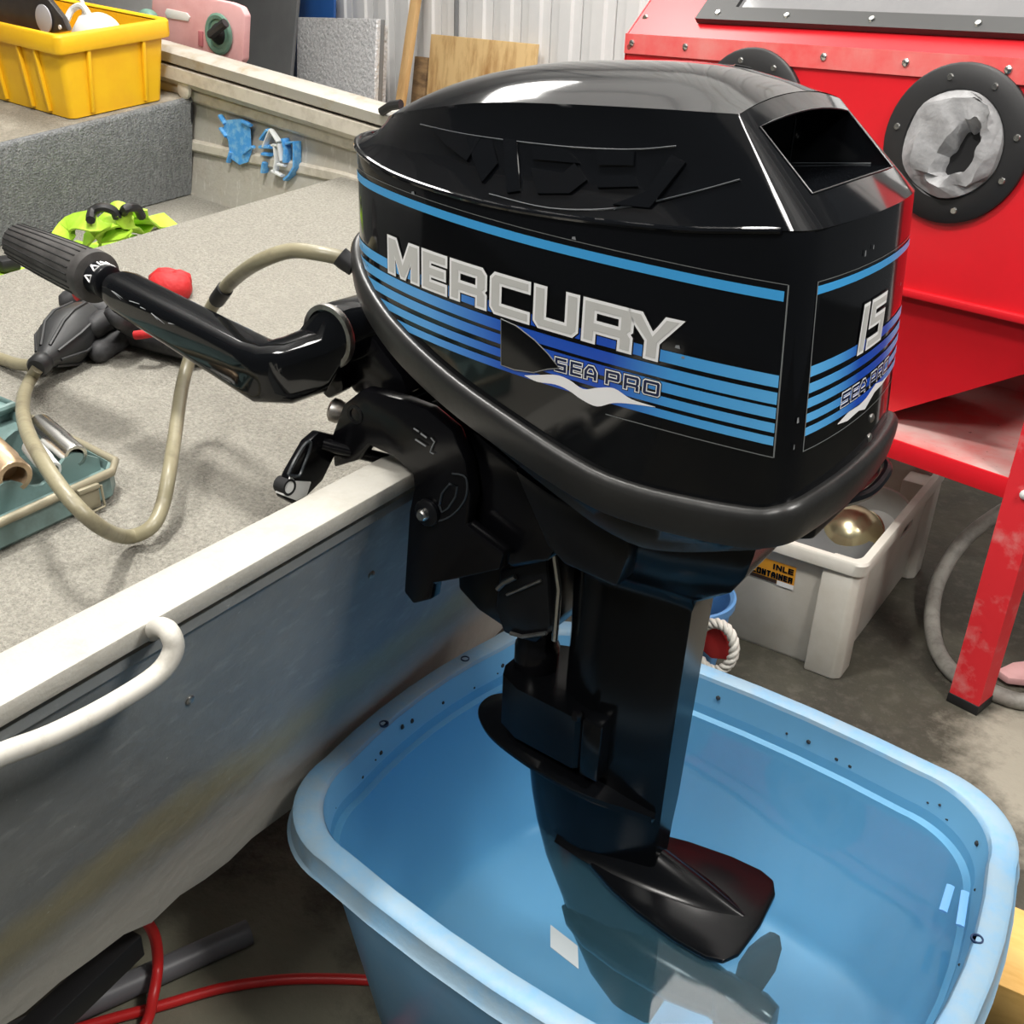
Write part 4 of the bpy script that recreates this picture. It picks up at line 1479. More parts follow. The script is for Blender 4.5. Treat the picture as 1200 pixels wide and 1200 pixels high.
def strokes(px, name, mt, w, off):
    mb = MB()
    for st in px:
        P = [V(*p) for p in st]
        mb.tube(P, w, 6, flat=.5)
    mb.build(name, mt, boat)


m = MB()
m.prism([V(*p) for p in ((-2.3300,1.1880,1.1451), (-2.2990,1.1880,1.1501), (-2.2570,1.1880,1.1560), (-2.2208,1.1880,1.1495), (-2.2219,1.1880,1.1086), (-2.2233,1.1880,1.0647), (-2.2419,1.1880,1.0333), (-2.2812,1.1880,1.0217), (-2.3213,1.1880,1.0375), (-2.3225,1.1880,1.0870), (-2.3414,1.1880,1.1172))], V(0, -.002, 0))
for st in (((-2.3488,1.1860,1.1582), (-2.3290,1.1860,1.1356)), ((-2.3500,1.1860,1.1215), (-2.3262,1.1860,1.0991)), ((-2.2518,1.1860,1.1494), (-2.2159,1.1860,1.1405)), ((-2.2557,1.1860,1.0567), (-2.2118,1.1860,1.0807)), ((-2.3128,1.1860,1.0560), (-2.3285,1.1860,1.0244))):
    m.tube([V(*p) for p in st], .010, 6, flat=.5)
m.build('painted_character', 'paint_blue', boat)['label'] = 'smudged blue painted character, left of two'
m = MB()
for st in (((-2.1697,1.1870,1.1063), (-2.1377,1.1870,1.1354)), ((-2.1757,1.1870,1.0841), (-2.1354,1.1870,1.0880)), ((-2.1668,1.1870,1.0656), (-2.1413,1.1870,1.0658)), ((-2.1620,1.1870,1.0418), (-2.1726,1.1870,1.0112)), ((-2.0755,1.1870,1.1175), (-2.0677,1.1870,1.0875), (-2.0746,1.1870,1.0510)), ((-2.0626,1.1870,1.1045), (-2.0271,1.1870,1.1126), (-2.0329,1.1870,1.0434), (-2.0564,1.1870,1.0168), (-2.0791,1.1870,1.0021))):
    m.tube([V(*p) for p in st], .017, 6, flat=.35)
bc = m.build('painted_character', 'paint_blue', boat)
bc['label'] = 'blue and white painted character, right of two'
m = MB()
for st in (((-2.1570,1.1800,1.0865), (-2.1229,1.1800,1.1372), (-2.0939,1.1800,1.1068)), ((-2.1200,1.1800,1.0948), (-2.0984,1.1800,1.0969)), ((-2.1092,1.1800,1.0959), (-2.1063,1.1800,1.0531), (-2.1164,1.1800,1.0230)), ((-2.0908,1.1800,1.1024), (-2.0846,1.1800,1.0554)), ((-2.1274,1.1800,1.0218), (-2.0888,1.1800,1.0115)), ((-2.1000,1.1800,1.0441), (-2.0752,1.1800,1.0420))):
    m.tube([V(*p) for p in st], .012, 6, flat=.35)
m.build('white_stroke', 'paint_white', bc)

# ================================================================== THINGS ON THE REAR DECK
hose = thing('fuel_hose', V(-.9, -.25, deckz(-.9, -.25)), 'olive rubber fuel hose looping from the outboard motor onto the deck', 'hose')
m = MB()
P = [(-0.6362,-0.0850,1.2032), (-0.6610,-0.1000,1.2081), (-0.7035,-0.1100,1.2064), (-0.7491,-0.1200,1.1880), (-0.8315,-0.0900,1.1490), (-0.8888,-0.0750,1.1111), (-0.9346,-0.0700,1.0640), (-0.9567,-0.0800,1.0162), (-0.9370,-0.1200,0.9778), (-0.8740,-0.1900,0.9351), (-0.8149,-0.2500,0.9138), (-0.8011,-0.2750,0.8828),
     (-0.7869,-0.3063,0.8654), (-0.8017,-0.3336,0.8565), (-0.7522,-0.4000,0.9134), (-0.7740,-0.4200,0.9522), (-0.8542,-0.4000,0.9727), (-0.9888,-0.3400,0.9648), (-1.1292,-0.2600,0.9447), (-1.2828,-0.1600,0.9119), (-1.2789,-0.1434,0.9320)]
m.tube([V(*p) for p in P], .0098, 14, smooth=5)
m.build('tube', 'hose_olive', hose, 60)
m = MB()
m.tube([(-0.8705,-0.0800,1.1238), (-0.8987,-0.0740,1.1005)], .0115, 12)
m.build('joint', 'bar_black', hose)
m = MB()
m.tube([(-0.6390,-0.0880,1.2064), (-0.6334,-0.0850,1.2015), (-0.6225,-0.0800,1.1949)], .013, 12)
m.build('connector', 'bar_black', hose)
b0, b1 = V(*(-1.2845,-0.1397,0.9327)), V(*(-1.4262,0.0737,0.9600))
bd = (b1 - b0)
BL = bd.length
bd.normalize()
m = MB()
prof = [(-.006, .014), (0, .018), (.022, .018), (.026, .014), (.05, .022), (BL * .38, .043), (BL * .55, .046), (BL * .78, .036), (BL * .92, .019), (BL, .017), (BL + .02, .016)]
m.lathe(b0, bd, prof, 24)
bulb = m.build('primer_bulb', 'bulb_rubber', hose, 50)
u = (V(0, 0, 1) - bd * bd.z).normalized()
v = bd.cross(u)
for k in range(8):
    a = 2 * PI * k / 8 + .3
    d = u * math.cos(a) + v * math.sin(a)
    m = MB()
    m.tube([b0 + bd * .045 + d * .021, b0 + bd * (BL * .38) + d * .044, b0 + bd * (BL * .55) + d * .047, b0 + bd * (BL * .8) + d * .036], .0028, 6)
    m.build('rib', 'bulb_rubber', bulb)
m = MB()
m.tube([(-1.5136,-0.1342,0.9204), (-1.4238,-0.1254,0.9139), (-1.3672,-0.1251,0.9154), (-1.3252,-0.1220,0.9223)], .0105, 12, smooth=4)
m.build('tank_hose', 'hose_olive', hose, 60)

# work gloves under the tiller
def finger(mb, pts, r):
    mb.tube(pts, lambda t: r * (1 - .12 * t) * (math.sin(min(1, (1 - t) * 4 + .12) * PI / 2)), 12, smooth=4)


gl = thing('work_glove', V(*(-1.3859,0.1365,0.9165)), 'black and red rubber work glove lying on the deck beneath the tiller grip', 'glove')
m = MB()
c = V(*(-1.3402,0.1160,0.9463))
R_ = []
for (px, w_, h_) in ((0, .032, .022), (.3, .052, .030), (.6, .060, .034), (1.0, .055, .030), (1.4, .05, .026)):
    q = V(*(-1.4175,0.0889,0.9455)).lerp(V(*(-1.2294,0.1121,0.9322)), px)
    R_.append([q + V(.25, .95, 0) * w_ * math.cos(2 * PI * k / 14) + V(0, 0, 1) * h_ * math.sin(2 * PI * k / 14) for k in range(14)])
m.rings(R_)
palm = m.build('palm', 'glove_black', gl, 60)
for pts, r in ((((-1.3310,0.0705,0.9372), (-1.3206,0.0179,0.9244), (-1.3087,-0.0229,0.9164)), .022), (((-1.3359,0.0509,0.9611), (-1.3337,0.0198,0.9636), (-1.3247,-0.0111,0.9505)), .022),
               (((-1.3773,0.0681,0.9607), (-1.4082,0.0551,0.9672), (-1.4207,0.0335,0.9566)), .021), (((-1.4468,0.1130,0.9646), (-1.4832,0.0840,0.9704), (-1.5095,0.0540,0.9552)), .022), (((-1.2975,0.0664,0.9542), (-1.2757,0.0196,0.9839), (-1.2802,0.0013,0.9779)), .024)):
    m = MB()
    finger(m, [V(*p) for p in pts], r)
    m.build('finger', 'glove_black', gl, 60)
m = MB()
m.tube([(-1.4454,0.0484,0.9857), (-1.4441,0.0659,0.9889)], .010, 8)
m.build('red_patch', 'glove_red', gl, 60)
m = MB()
m.tube([(-1.2454,0.0243,0.9569), (-1.2212,0.0420,0.9622), (-1.2243,0.0699,0.9646)], .008, 8, smooth=3)
m.build('red_patch', 'glove_red', gl, 60)
gl2 = thing('work_glove', V(*(-1.5166,0.3238,0.9410)), 'bright red glove cuff lying crumpled on the deck behind the tiller arm', 'glove')
m = MB()
for k, (a, b, r) in enumerate((((-1.5118,0.2519,0.9552), (-1.4379,0.3030,0.9532), .032), ((-1.5420,0.2841,0.9601), (-1.4732,0.3153,0.9589), .026), ((-1.4972,0.2884,0.9668), (-1.4559,0.3184,0.9577), .024))):
    a, b = V(*a), V(*b)
    m.lathe(a, b - a, [(0, .3 * r), (.02, r * .9), ((b - a).length * .5, r), ((b - a).length * .9, r * .8), ((b - a).length, r * .3)], 14)
m.build('cuff', 'glove_red', gl2, 60)

# green steel toolbox with sockets
tbx = thing('toolbox', V(-1.12, -.38, deckz(-1.12, -.38)), 'open green steel socket case with brass latches on the rear deck', 'toolbox')
def tb(x, y, h):       # x towards the bow, on the sloping deck
    return V(x, y, deckz(x, y) + h)
X0, X1, Y0, Y1, HH = -.922, -1.190, -.78, -.250, .044
m = MB()
rg = lambda d, h: [tb(X0 - d, Y0 + d, h), tb(X0 - d, Y1 - d - .02, h), tb(X0 - d - .02, Y1 - d, h), tb(X1 + d, Y1 - d, h), tb(X1 + d, Y0 + d, h)]
m.rings([rg(.006, .001), rg(0, .008), rg(0, HH), rg(.004, HH), rg(.006, .03)], cap1=True)
m.build('case', 'toolbox_green', tbx, 30)
m = MB()
P = rg(-.003, HH)
m.tube(P + [P[0]], .0065, 8)
m.build('rim_trim', 'toolbox_trim', tbx, 60)
m = MB()
N = 40
R_ = []
for (xx, base) in ((X0 - .035, .056), (X0 - .041, .056)):
    top = []
    for i in range(N + 1):
        y = Y0 + .01 + (Y1 - Y0 - .02) * i / N
        top.append(tb(xx, y, .058 - .013 * math.cos((y - Y1) * 2 * PI / .10)))
    R_.append(top)
bot = [[V(p.x, p.y, deckz(p.x, p.y) + .02) for p in r] for r in R_]
m.rings([bot[0], R_[0], R_[1], bot[1]], close=False, cap0=False, cap1=False)
m.build('front_rack', 'toolbox_green', tbx, 40)
m = MB()
R_ = []
for xx in (X0 - .150, X0 - .156):
    R_.append([tb(xx, Y0 + .01 + (Y1 - Y0 - .02) * i / N, .060 - .010 * math.cos((Y0 + (Y1 - Y0) * i / N - Y1) * 2 * PI / .10)) for i in range(N + 1)])
bot = [[V(p.x, p.y, deckz(p.x, p.y) + .02) for p in r] for r in R_]
m.rings([bot[0], R_[0], R_[1], bot[1]], close=False, cap0=False, cap1=False)
m.build('rear_rack', 'toolbox_green', tbx, 40)
m = MB()
m.prism([tb(X1 + .015, Y0, HH), tb(X1 + .015, Y1, HH), tb(X1 - .17, Y1, .03), tb(X1 - .17, Y0, .03)], V(0, 0, .008), .002)
m.build('lid', 'toolbox_green', tbx)
m = MB()
P = [tb(X1 + .015, Y0, HH + .01), tb(X1 + .015, Y1, HH + .01), tb(X1 - .17, Y1, .04), tb(X1 - .17, Y0, .04)]
m.tube(P + [P[0]], .006, 8)
m.build('lid_trim', 'toolbox_green', tbx)
for yc in (Y1 - .062, Y1 - .24):
    m = MB()
    m.box(tb(X0 + .006, yc, .024), (.008, .034, .034), bev=.002)
    m.box(tb(X0 + .010, yc, .040), (.010, .034, .008), bev=.003)
    lt = m.build('latch', 'toolbox_trim', tbx)
    m = MB()
    P = [tb(X0 + .012, yc - .019, .038), tb(X0 + .014, yc - .019, .007), tb(X0 + .014, yc + .019, .007), tb(X0 + .012, yc + .019, .038)]
    m.tube(P, .002, 6)
    m.build('latch_wire', 'toolbox_trim', lt)
m = MB()
m.tube([(-0.9504,-0.3572,0.8706), (-0.9635,-0.3740,0.8704), (-0.9565,-0.3915,0.8666), (-0.9567,-0.4398,0.8630)], .003, 6)
m.build('front_handle', 'toolbox_trim', tbx)
for (y, mt, r, lab) in ((Y1 - .045, 'steel', .019, 'polished steel socket at the right end of the green case'), (Y1 - .082, 'worn_white_metal', .014, 'whitish short socket between two others in the green case'), (Y1 - .135, 'bronze', .026, 'large bronze coloured socket in the green case')):
    a = tb(X0 - (.146 if r != .014 else .11), y + .018, .048 + r)
    b = tb(X0 - .034, y, .046 + r)
    m = MB()
    L = (b - a).length
    m.lathe(a, b - a, [(0, r * .8), (.004, r), (L * .62, r), (L * .66, r * .93), (L - .003, r * .93), (L, r * .86), (L, r * .62), (L - .03, r * .6)], 22)
    so = m.build('socket', mt, None)
    tag(so, lab, 'socket', 'sockets in the green case')

# straps in the cockpit well
st = thing('ratchet_strap', V(*(-2.3776,0.7770,0.8739)), 'bright green tie-down strap bundled at the foot of the grey riser', 'strap')
def ribbon(name, pts, w, mt, par, up=(0, 0, 1)):
    P = catmull([V(*p) for p in pts], 6)
    mb = MB()
    R_ = []
    for i, p in enumerate(P):
        t = (P[min(i + 1, len(P) - 1)] - P[max(i - 1, 0)]).normalized()
        s_ = t.cross(V(*up))
        if s_.length < .05:
            s_ = V(0, 1, 0)
        s_.normalize()
        n_ = s_.cross(t).normalized() * .003
        R_.append([p - s_ * w / 2 - n_, p + s_ * w / 2 - n_, p + s_ * w / 2 + n_, p - s_ * w / 2 + n_])
    mb.rings(R_)
    return mb.build(name, mt, par, 50)
ribbon('webbing', ((-2.3047,0.5671,0.8823), (-2.2912,0.6038,0.9240), (-2.1723,0.5782,0.9525), (-2.1875,0.6265,0.9174), (-2.2459,0.6501,0.8738)), .065, 'strap_green', st, (.3, -.6, .7))
ribbon('webbing', ((-2.2711,0.6148,0.8732), (-2.1825,0.6210,0.9366), (-2.1545,0.6546,0.9469), (-2.1719,0.6883,0.9108), (-2.2116,0.6845,0.8737)), .060, 'strap_green', st, (.2, -.6, .7))
ribbon('webbing', ((-2.1505,0.6364,0.9652), (-2.1358,0.6454,0.9747), (-2.1376,0.6670,0.9364), (-2.2242,0.7515,0.8897), (-2.2690,0.8149,0.8980)), .05, 'strap_green', st, (.5, -.4, .6))
ribbon('webbing', ((-2.1688,0.7212,0.9630), (-2.1945,0.7460,0.9269), (-2.2877,0.8428,0.8916), (-2.3180,0.9406,0.8864)), .055, 'strap_green', st, (.5, -.5, .6))
ribbon('webbing', ((-2.3392,0.6124,0.8635), (-2.2629,0.6384,0.8593), (-2.2883,0.7681,0.8711)), .065, 'strap_green', st)
ribbon('webbing', ((-2.2126,0.6309,0.8997), (-2.1457,0.6485,0.9157), (-2.1475,0.6621,0.9269)), .05, 'strap_green', st, (.2, -.6, .7))
for pts in (((-2.1426,0.5611,0.9589), (-2.1705,0.5880,0.9731), (-2.1543,0.6087,0.9834), (-2.1400,0.6302,0.9739), (-2.1356,0.6368,0.9540)), ((-2.1519,0.6623,0.9572), (-2.1075,0.6467,0.9825), (-2.1183,0.6853,0.9763), (-2.1332,0.7085,0.9492))):
    m = MB()
    m.tube(pts, .012, 8, smooth=5)
    m.build('strap_loop', 'bar_black', st)
st2 = thing('ratchet_strap', V(*(-2.2413,0.3646,0.8521)), 'small end of green strap with black buckle beyond the tiller grip', 'strap')
ribbon('webbing', ((-2.2519,0.3007,0.8381), (-2.2112,0.3342,0.8474), (-2.2337,0.3808,0.8527)), .09, 'strap_green', st2)
m = MB()
m.box(V(*(-2.2192,0.3571,0.8697)), (.06, .05, .03), bev=.006)
m.build('buckle', 'bar_black', st2)

# ================================================================== THINGS ON THE FRONT DECK
def fd(x, y, h=0):
    return V(x, y, frontz(x, y) + h)


crate = thing('yellow_crate', fd(-2.75, .9), 'yellow plastic crate full of gear on the raised front deck', 'crate')
cx0, cx1, cy0, cy1 = -2.500, -3.16, .785, 1.10
HC = .215
def cr(d, h, r=.02):
    pts = []
    for sx, sy, a0 in ((1, 1, 0), (-1, 1, 90), (-1, -1, 180), (1, -1, 270)):
        for k in range(4):
            a = math.radians(a0 + 30 * k)
            hx, hy = (cx0 - cx1) / 2 + d, (cy1 - cy0) / 2 + d
            pts.append(fd((cx0 + cx1) / 2 + sx * (hx - r) + r * math.cos(a), (cy0 + cy1) / 2 + sy * (hy - r) + r * math.sin(a), h))
    return pts
m = MB()
m.rings([cr(0, .002), cr(.018, HC - .035), cr(.018, HC), cr(.012, HC), cr(.012, HC - .03), cr(-.006, .012)])
m.build('body', 'crate_yellow', crate, 35)
m = MB()
m.rings([cr(.018, HC - .04), cr(.032, HC - .04), cr(.034, HC - .034), cr(.034, HC + .002), cr(.030, HC + .008), cr(.016, HC + .008), cr(.012, HC + .004)], cap0=False, cap1=False)
m.build('rim', 'crate_yellow', crate, 35)
for y in (cy0 + .065, cy1 - .065):
    m = MB()
    m.prism([fd(cx0 + .001, y - .005, .01), fd(cx0 + .001, y + .005, .01), fd(cx0 + .018, y + .005, HC - .04), fd(cx0 + .018, y - .005, HC - .04)], V(.012, 0, 0), .002)
    m.build('rib', 'crate_yellow', crate)
for x in (cx0 - .09, cx0 - .17, cx0 - .30, cx0 - .42):
    m = MB()
    m.prism([fd(x - .005, cy0 - .001, .01), fd(x + .005, cy0 - .001, .01), fd(x + .005, cy0 - .018, HC - .04), fd(x - .005, cy0 - .018, HC - .04)], V(0, -.012, 0), .002)
    m.build('rib', 'crate_yellow', crate)
# dark plastic shell leaning in the crate
m = MB()
sh = [V(*p) for p in ((-3.0200,0.8300,1.3062), (-2.8704,0.8300,1.3437), (-2.6991,0.8300,1.3404), (-2.5750,0.8300,1.3442), (-2.5091,0.8300,1.3538), (-2.5243,0.8300,1.3852), (-2.5826,0.8300,1.4320), (-2.6306,0.8300,1.4603), (-2.6650,0.8300,1.5082), (-2.9366,0.8300,1.5362))]
sh = [p + V(0, -.012, .03) for p in sh]
m.prism(sh, V(-.02, .03, 0), .006)
shell = m.build('plastic_shell', 'black_plastic', None, 40)
tag(shell, 'dark brown pointed plastic shell with a round grey sticker, standing in the yellow crate', 'cover')
m = MB()
c = V(*(-2.6024,0.8150,1.3799)) + V(0, -.003, .03)
m.lathe(c, (0, -1, 0), [(0, .036), (.003, .036), (.004, .033)], 28)
m.build('sticker', 'sticker_grey', shell)
m = MB()
c2 = V(*(-2.5318,0.8150,1.3614)) + V(0, -.003, .03)
m.lathe(c2, (0, -1, 0), [(0, .006), (.003, .006)], 10)
m.build('hole', 'white_plastic', shell)
m = MB()
o = V(*(-2.6430,0.9500,1.3781))
m.lathe(o + V(0, 0, -.12), (.5, 0, .6), [(0, .06), (.12, .075), (.16, .07), (.19, .04)], 20)
tag(m.build('white_jug', 'white_plastic', None), 'white plastic jug lying inside the yellow crate', 'jug')
m = MB()
m.tube([(-2.6314,0.9000,1.4051), (-2.6298,0.9200,1.4317), (-2.6011,0.9300,1.4436), (-2.5729,0.9300,1.4293), (-2.5437,0.9300,1.3866), (-2.5040,0.9200,1.3620)], .009, 8, smooth=5)
m.tube([(-2.6227,0.9500,1.4102), (-2.6148,0.9500,1.4413), (-2.6302,0.9500,1.4759)], .006, 8, smooth=3)
tag(m.build('white_cable', 'white_plastic', None), 'white cable arching out of the yellow crate', 'cable')

# ================================================================== BEHIND THE BOAT
# pink float board hung outside the gunwale
pk = thing('pink_board', V(*(-2.5609,1.3400,1.2975)), 'pink plastic board with slots leaning on the outside of the gunwale', 'board')
m = MB()
P = [V(*p) for p in ((-2.7554,1.3400,1.4966), (-2.4391,1.3400,1.4642), (-2.3947,1.3400,1.4539), (-2.3786,1.3400,1.4311), (-2.4014,1.3400,1.3063), (-2.4318,1.3400,1.2801), (-2.7925,1.3400,1.2951), (-2.8466,1.3400,1.3336), (-2.8094,1.3400,1.4807))]
m.prism(P, V(-.01, .035, 0), .006)
m.build('board', 'pink_plastic', pk, 35)
for slot_i, P in enumerate((((-2.7386,1.3350,1.4384), (-2.6445,1.3350,1.4292), (-2.6300,1.3350,1.4175), (-2.6402,1.3350,1.4050), (-2.7392,1.3350,1.4112), (-2.7493,1.3350,1.4257)), ((-2.5952,1.3350,1.3798), (-2.5752,1.3350,1.3782), (-2.5820,1.3350,1.3337), (-2.6018,1.3350,1.3377)), ((-2.5198,1.3350,1.4286), (-2.4965,1.3350,1.4270), (-2.4959,1.3350,1.4032), (-2.5190,1.3350,1.4071)))):
    m = MB()
    m.prism([V(*p) for p in P], V(0, .006, 0), .001)
    m.build('slot', 'white_plastic' if slot_i == 0 else 'pink_dark', pk)
m = MB()
c = V(*(-2.4960,1.3350,1.3743))
m.lathe(c, (0, -1, 0), [(0, .060), (.006, .060), (.010, .054), (.008, .044), (.002, .042)], 26)
m.build('suction_ring', 'suction_green', pk)
m = MB()
m.lathe(c, (.3, -1, 0), [(0, .032), (.02, .022), (.03, .014), (.05, .012)], 16)
m.tube([c + V(.01, -.04, 0), c + V(.06, -.05, .02), c + V(.085, -.045, .035)], .014, 8)
m.build('suction_knob', 'bar_black', pk)
m = MB()
m.lathe(V(*(-2.8061,1.3000,1.4061)), (.9, -.4, 0), [(0, .012), (.02, .030), (.06, .030), (.08, .014)], 14)
m.build('clip', 'suction_green', pk)

def lean_sheet(name, px, off, thick, mt, label, cat, n=1, emt=None):
    pass

m = MB()
P = [V(*p) for p in ((-4.7056,3.3518,1.6173), (-4.1395,3.2985,1.5427), (-4.0406,3.1925,0.9686), (-4.5290,3.2067,0.9983), (-4.6239,3.2500,1.1903))]
def sheet(name, tl, tr_, z_bot, foot, th, mt, label, cat, group=None):
    """a sheet leaning on the wall: top corners tl, tr_, bottom edge moved out by foot"""
    tl, tr_ = V(*tl), V(*tr_)
    bl = V(tl.x, tl.y, z_bot) + WN * foot
    br = V(tr_.x, tr_.y, z_bot) + WN * foot
    m = MB()
    m.prism([tl, tr_, br, bl], -WN * th, .002)
    o = m.build(name, mt, None, 30)
    return tag(o, label, cat, group)
sheet('dark_panel', (-4.9826,3.5416,1.7088), (-4.1686,3.3466,1.6317), 0, .30, .02, 'dark_grey_sheet', 'large dark grey sheet leaning on the white wall behind the pink board', 'panel')
sheet('blue_sheet', (-4.4957,3.5895,1.6381), (-4.0570,3.4844,1.5905), 0, .12, .015, 'blue_sheet', 'narrow blue sheet standing behind the foil covered slab', 'sheet')
sheet('pale_panel', (-6.4525,3.6367,1.6323), (-5.0716,3.3059,1.5462), 0, .15, .02, 'wall_white', 'white panel standing behind the yellow crate and pink board', 'panel')
fs = thing('foil_slab', V(*(-3.7926,3.2256,1.0359)), 'silver foil covered insulation slab with crinkled surface leaning on the wall', 'insulation')
fs.location.z = 0
ORIGIN[fs.name] = fs.location.copy()
for k, (a, b, d, mt) in enumerate((((-4.1885,3.3205,1.3791), (-3.4649,3.1471,1.3956), .0, 'foil'), ((-4.2100,3.3668,1.3788), (-3.4762,3.1909,1.3917), .0, 'foil_edge'), ((-4.2499,3.4175,1.3609), (-3.4950,3.2366,1.3645), 0, 'foil'))):
    a, b = V(*a), V(*b)
    m = MB()
    dn = V(0, 0, -a.z + .005) + WN * .10
    dn2 = V(0, 0, -b.z + .005) + WN * .10
    m.prism([a, b, b + dn2, a + dn], -WN * .028, .004)
    m.build('layer', mt, fs, 30)
m = MB()
a, b = V(*(-3.3839,3.3642,1.5970)), V(*(-3.4102,3.2471,1.0458))
d = (b - a).normalized()
b = a + d * (a.z / -d.z - .01)
m.prism([a + WD * -.028, a + WD * .028, b + WD * .028, b + WD * -.028], -WN * .03, .002)
tag(m.build('timber_batten', 'wood_pine', None, 30), 'long pine batten leaning on the white wall beside the plywood', 'timber')
sheet('plywood_board', (-3.3190,3.3898,1.3330), (-2.5556,3.2069,1.3244), .0, .14, .018, 'wood_ply', 'light plywood board with bold grain leaning on the white wall', 'board')
sheet('wood_offcut', (-3.4528,3.4219,1.2233), (-3.3471,3.3965,1.2215), .0, .16, .03, 'wood_dark', 'short dark wood offcut between the pine batten and the plywood', 'timber')
m = MB()
m.tube([wp(-2.95, .02, 0.0), wp(-2.95, .02, 4.3)], .012, 8)
struct(m.build('trim_1', 'foil_edge', None))

# ================================================================== RED BLASTING CABINET
CD = V(.97247, -.23301, 0)
CN = V(-.23301, -.97247, 0)
CO = V(.05, 1.277, 0)


def cb(r, o, z):         # r along the front, o depth behind the front, z up
    return CO + CD * r - CN * o + V(0, 0, z)


cab = thing('blasting_cabinet', cb(-.6, .3, 0), 'red sandblasting cabinet with two black arm ports and a sloping window', 'cabinet')
RL, RR = -1.262, .075
m = MB()
# profile: front, sloping window face, top, back
prof = [(0, .94), (0, 1.43), (.34, 1.78), (.62, 1.78), (.62, .94)]
m.rings([[cb(r, o, z) for o, z in prof] for r in (RL, RR)])
m.build('body', 'red_paint', cab, 20)
m = MB()
m.prism([cb(RL - .004, -.004, 1.385), cb(RR, -.004, 1.385), cb(RR, -.004, 1.432), cb(RL - .004, -.004, 1.432)], CN * .002)
m.build('fold_strip', 'fold_red', cab)
m = MB()
m.prism([cb(RL - .002, -.001, .94), cb(RL - .002, .62, .94), cb(RL - .002, .62, 1.78), cb(RL - .002, .34, 1.78), cb(RL - .002, -.001, 1.43)], CD * -.004)
m.build('end_panel', 'red_paint', cab)
for r in [-1.24, -1.06, -.87, -.66, -.46, -.24, -.06]:
    m = MB()
    m.lathe(cb(r, -.006, 1.41), CN, [(0, .009), (.003, .008), (.006, .003)], 10)
    m.build('screw', 'steel', cab)
for z in (1.40, 1.30, 1.47):
    m = MB()
    m.lathe(cb(RL + .012 if z != 1.47 else RL + .02, -.002 if z < 1.43 else .04, z), CN, [(0, .009), (.004, .007)], 10)
    m.build('screw', 'steel', cab)
m = MB()
m.prism([cb(RL, -.012, .935), cb(RR, -.012, .935), cb(RR, -.012, .952), cb(RL, -.012, .952)], CN * -.03, .003)
m.build('bottom_flange', 'red_paint', cab)


def slope(r, s, lift):     # point on the sloping face, s along the slope from the fold
    k = math.sqrt(.34 ** 2 + .35 ** 2)
    return cb(r, .34 * s / k - lift * .72, 1.43 + .35 * s / k + lift * .70)


m = MB()
fr_o = [slope(-1.06, .045, .002), slope(RR + .05 - .16, .045, .002), slope(RR - .11, .46, .002), slope(-1.06, .46, .002)]
fr_i = [slope(-.96, .085, .002), slope(RR - .17, .085, .002), slope(RR - .17, .42, .002), slope(-.96, .42, .002)]
nrm_ = (-CN * -.72 * 1 + V(0, 0, .70)).normalized()
nrm_ = (CN * .72 + V(0, 0, .70)).normalized()
up_ = nrm_ * .016
m.rings([fr_o, [p + up_ for p in fr_o], [p + up_ for p in fr_i], fr_i], cap0=False, cap1=False)
fr = m.build('window_frame', 'frame_dark', cab, 20)
m = MB()
m.prism([p + nrm_ * .003 for p in fr_i], nrm_ * .004)
m.build('pane', 'window_pane', cab)
for r in (-1.0, -.80, -.58, -.34, -.10):
    m = MB()
    m.lathe(slope(r, .065, .018), nrm_, [(0, .008), (.004, .006)], 10)
    m.build('frame_screw', 'steel', fr)
for pi_, r in enumerate((-.317, -.845)):
    c = cb(r, -.001, 1.262)
    m = MB()
    m.lathe(c, CN, [(0, .158), (.010, .158), (.014, .153), (.016, .110), (.012, .105), (-.03, .104)], 48, cap0=False, cap1=False)
    rg_ = m.build('arm_port', 'ring_rubber', cab, 40)
    m = MB()
    m.lathe(c + CN * .001, CN, [(0, .109), (.0008, .109)], 40)
    m.build('port_hole', 'inside_dark', rg_)
    for a in (12, 62, 105, 170, 230, 285, 335):
        m = MB()
        m.lathe(c + CN * .014 + (CD * math.cos(math.radians(a)) + V(0, 0, 1) * math.sin(math.radians(a))) * .132, CN, [(0, .008), (.004, .006)], 10)
        m.build('ring_screw', 'steel', rg_)
    # crumpled rubber sleeve filling the port, open at its lower right
    m = MB()
    R_ = []
    NS = 40
    for (f, dep, sx, sz) in ((1.0, -.002, 0, 0), (.97, .022, 0, 0), (.84, .036, .01, .004), (.62, .034, .022, -.006), (.50, .016, .028, -.014), (.45, -.004, .03, -.02)):
        rw = []
        for k in range(NS):
            a = 2 * PI * k / NS
            w_ = 1 + (.10 * math.sin(3 * a + f * 3) + .07 * math.sin(7 * a + 5 * f) + .05 * math.sin(11 * a)) * (1 if f < .95 else .1) * (1.2 - f * .6)
            ra = .108 * f * w_
            el = .55 if f < .7 else .85
            qx = ra * math.cos(a) * (el if f < .95 else 1)
            qz = ra * math.sin(a)
            th_ = -.5 * (1 if f < .95 else 0)
            rw.append(c + CD * (sx + qx * math.cos(th_) - qz * math.sin(th_)) + V(0, 0, 1) * (sz + qx * math.sin(th_) + qz * math.cos(th_)) + CN * (dep + .006 * math.sin(5 * a + 9 * f)))
        R_.append(rw)
    m.rings(R_, cap0=False, cap1=False)
    m.build('sleeve', 'glove_fabric', rg_, 35)
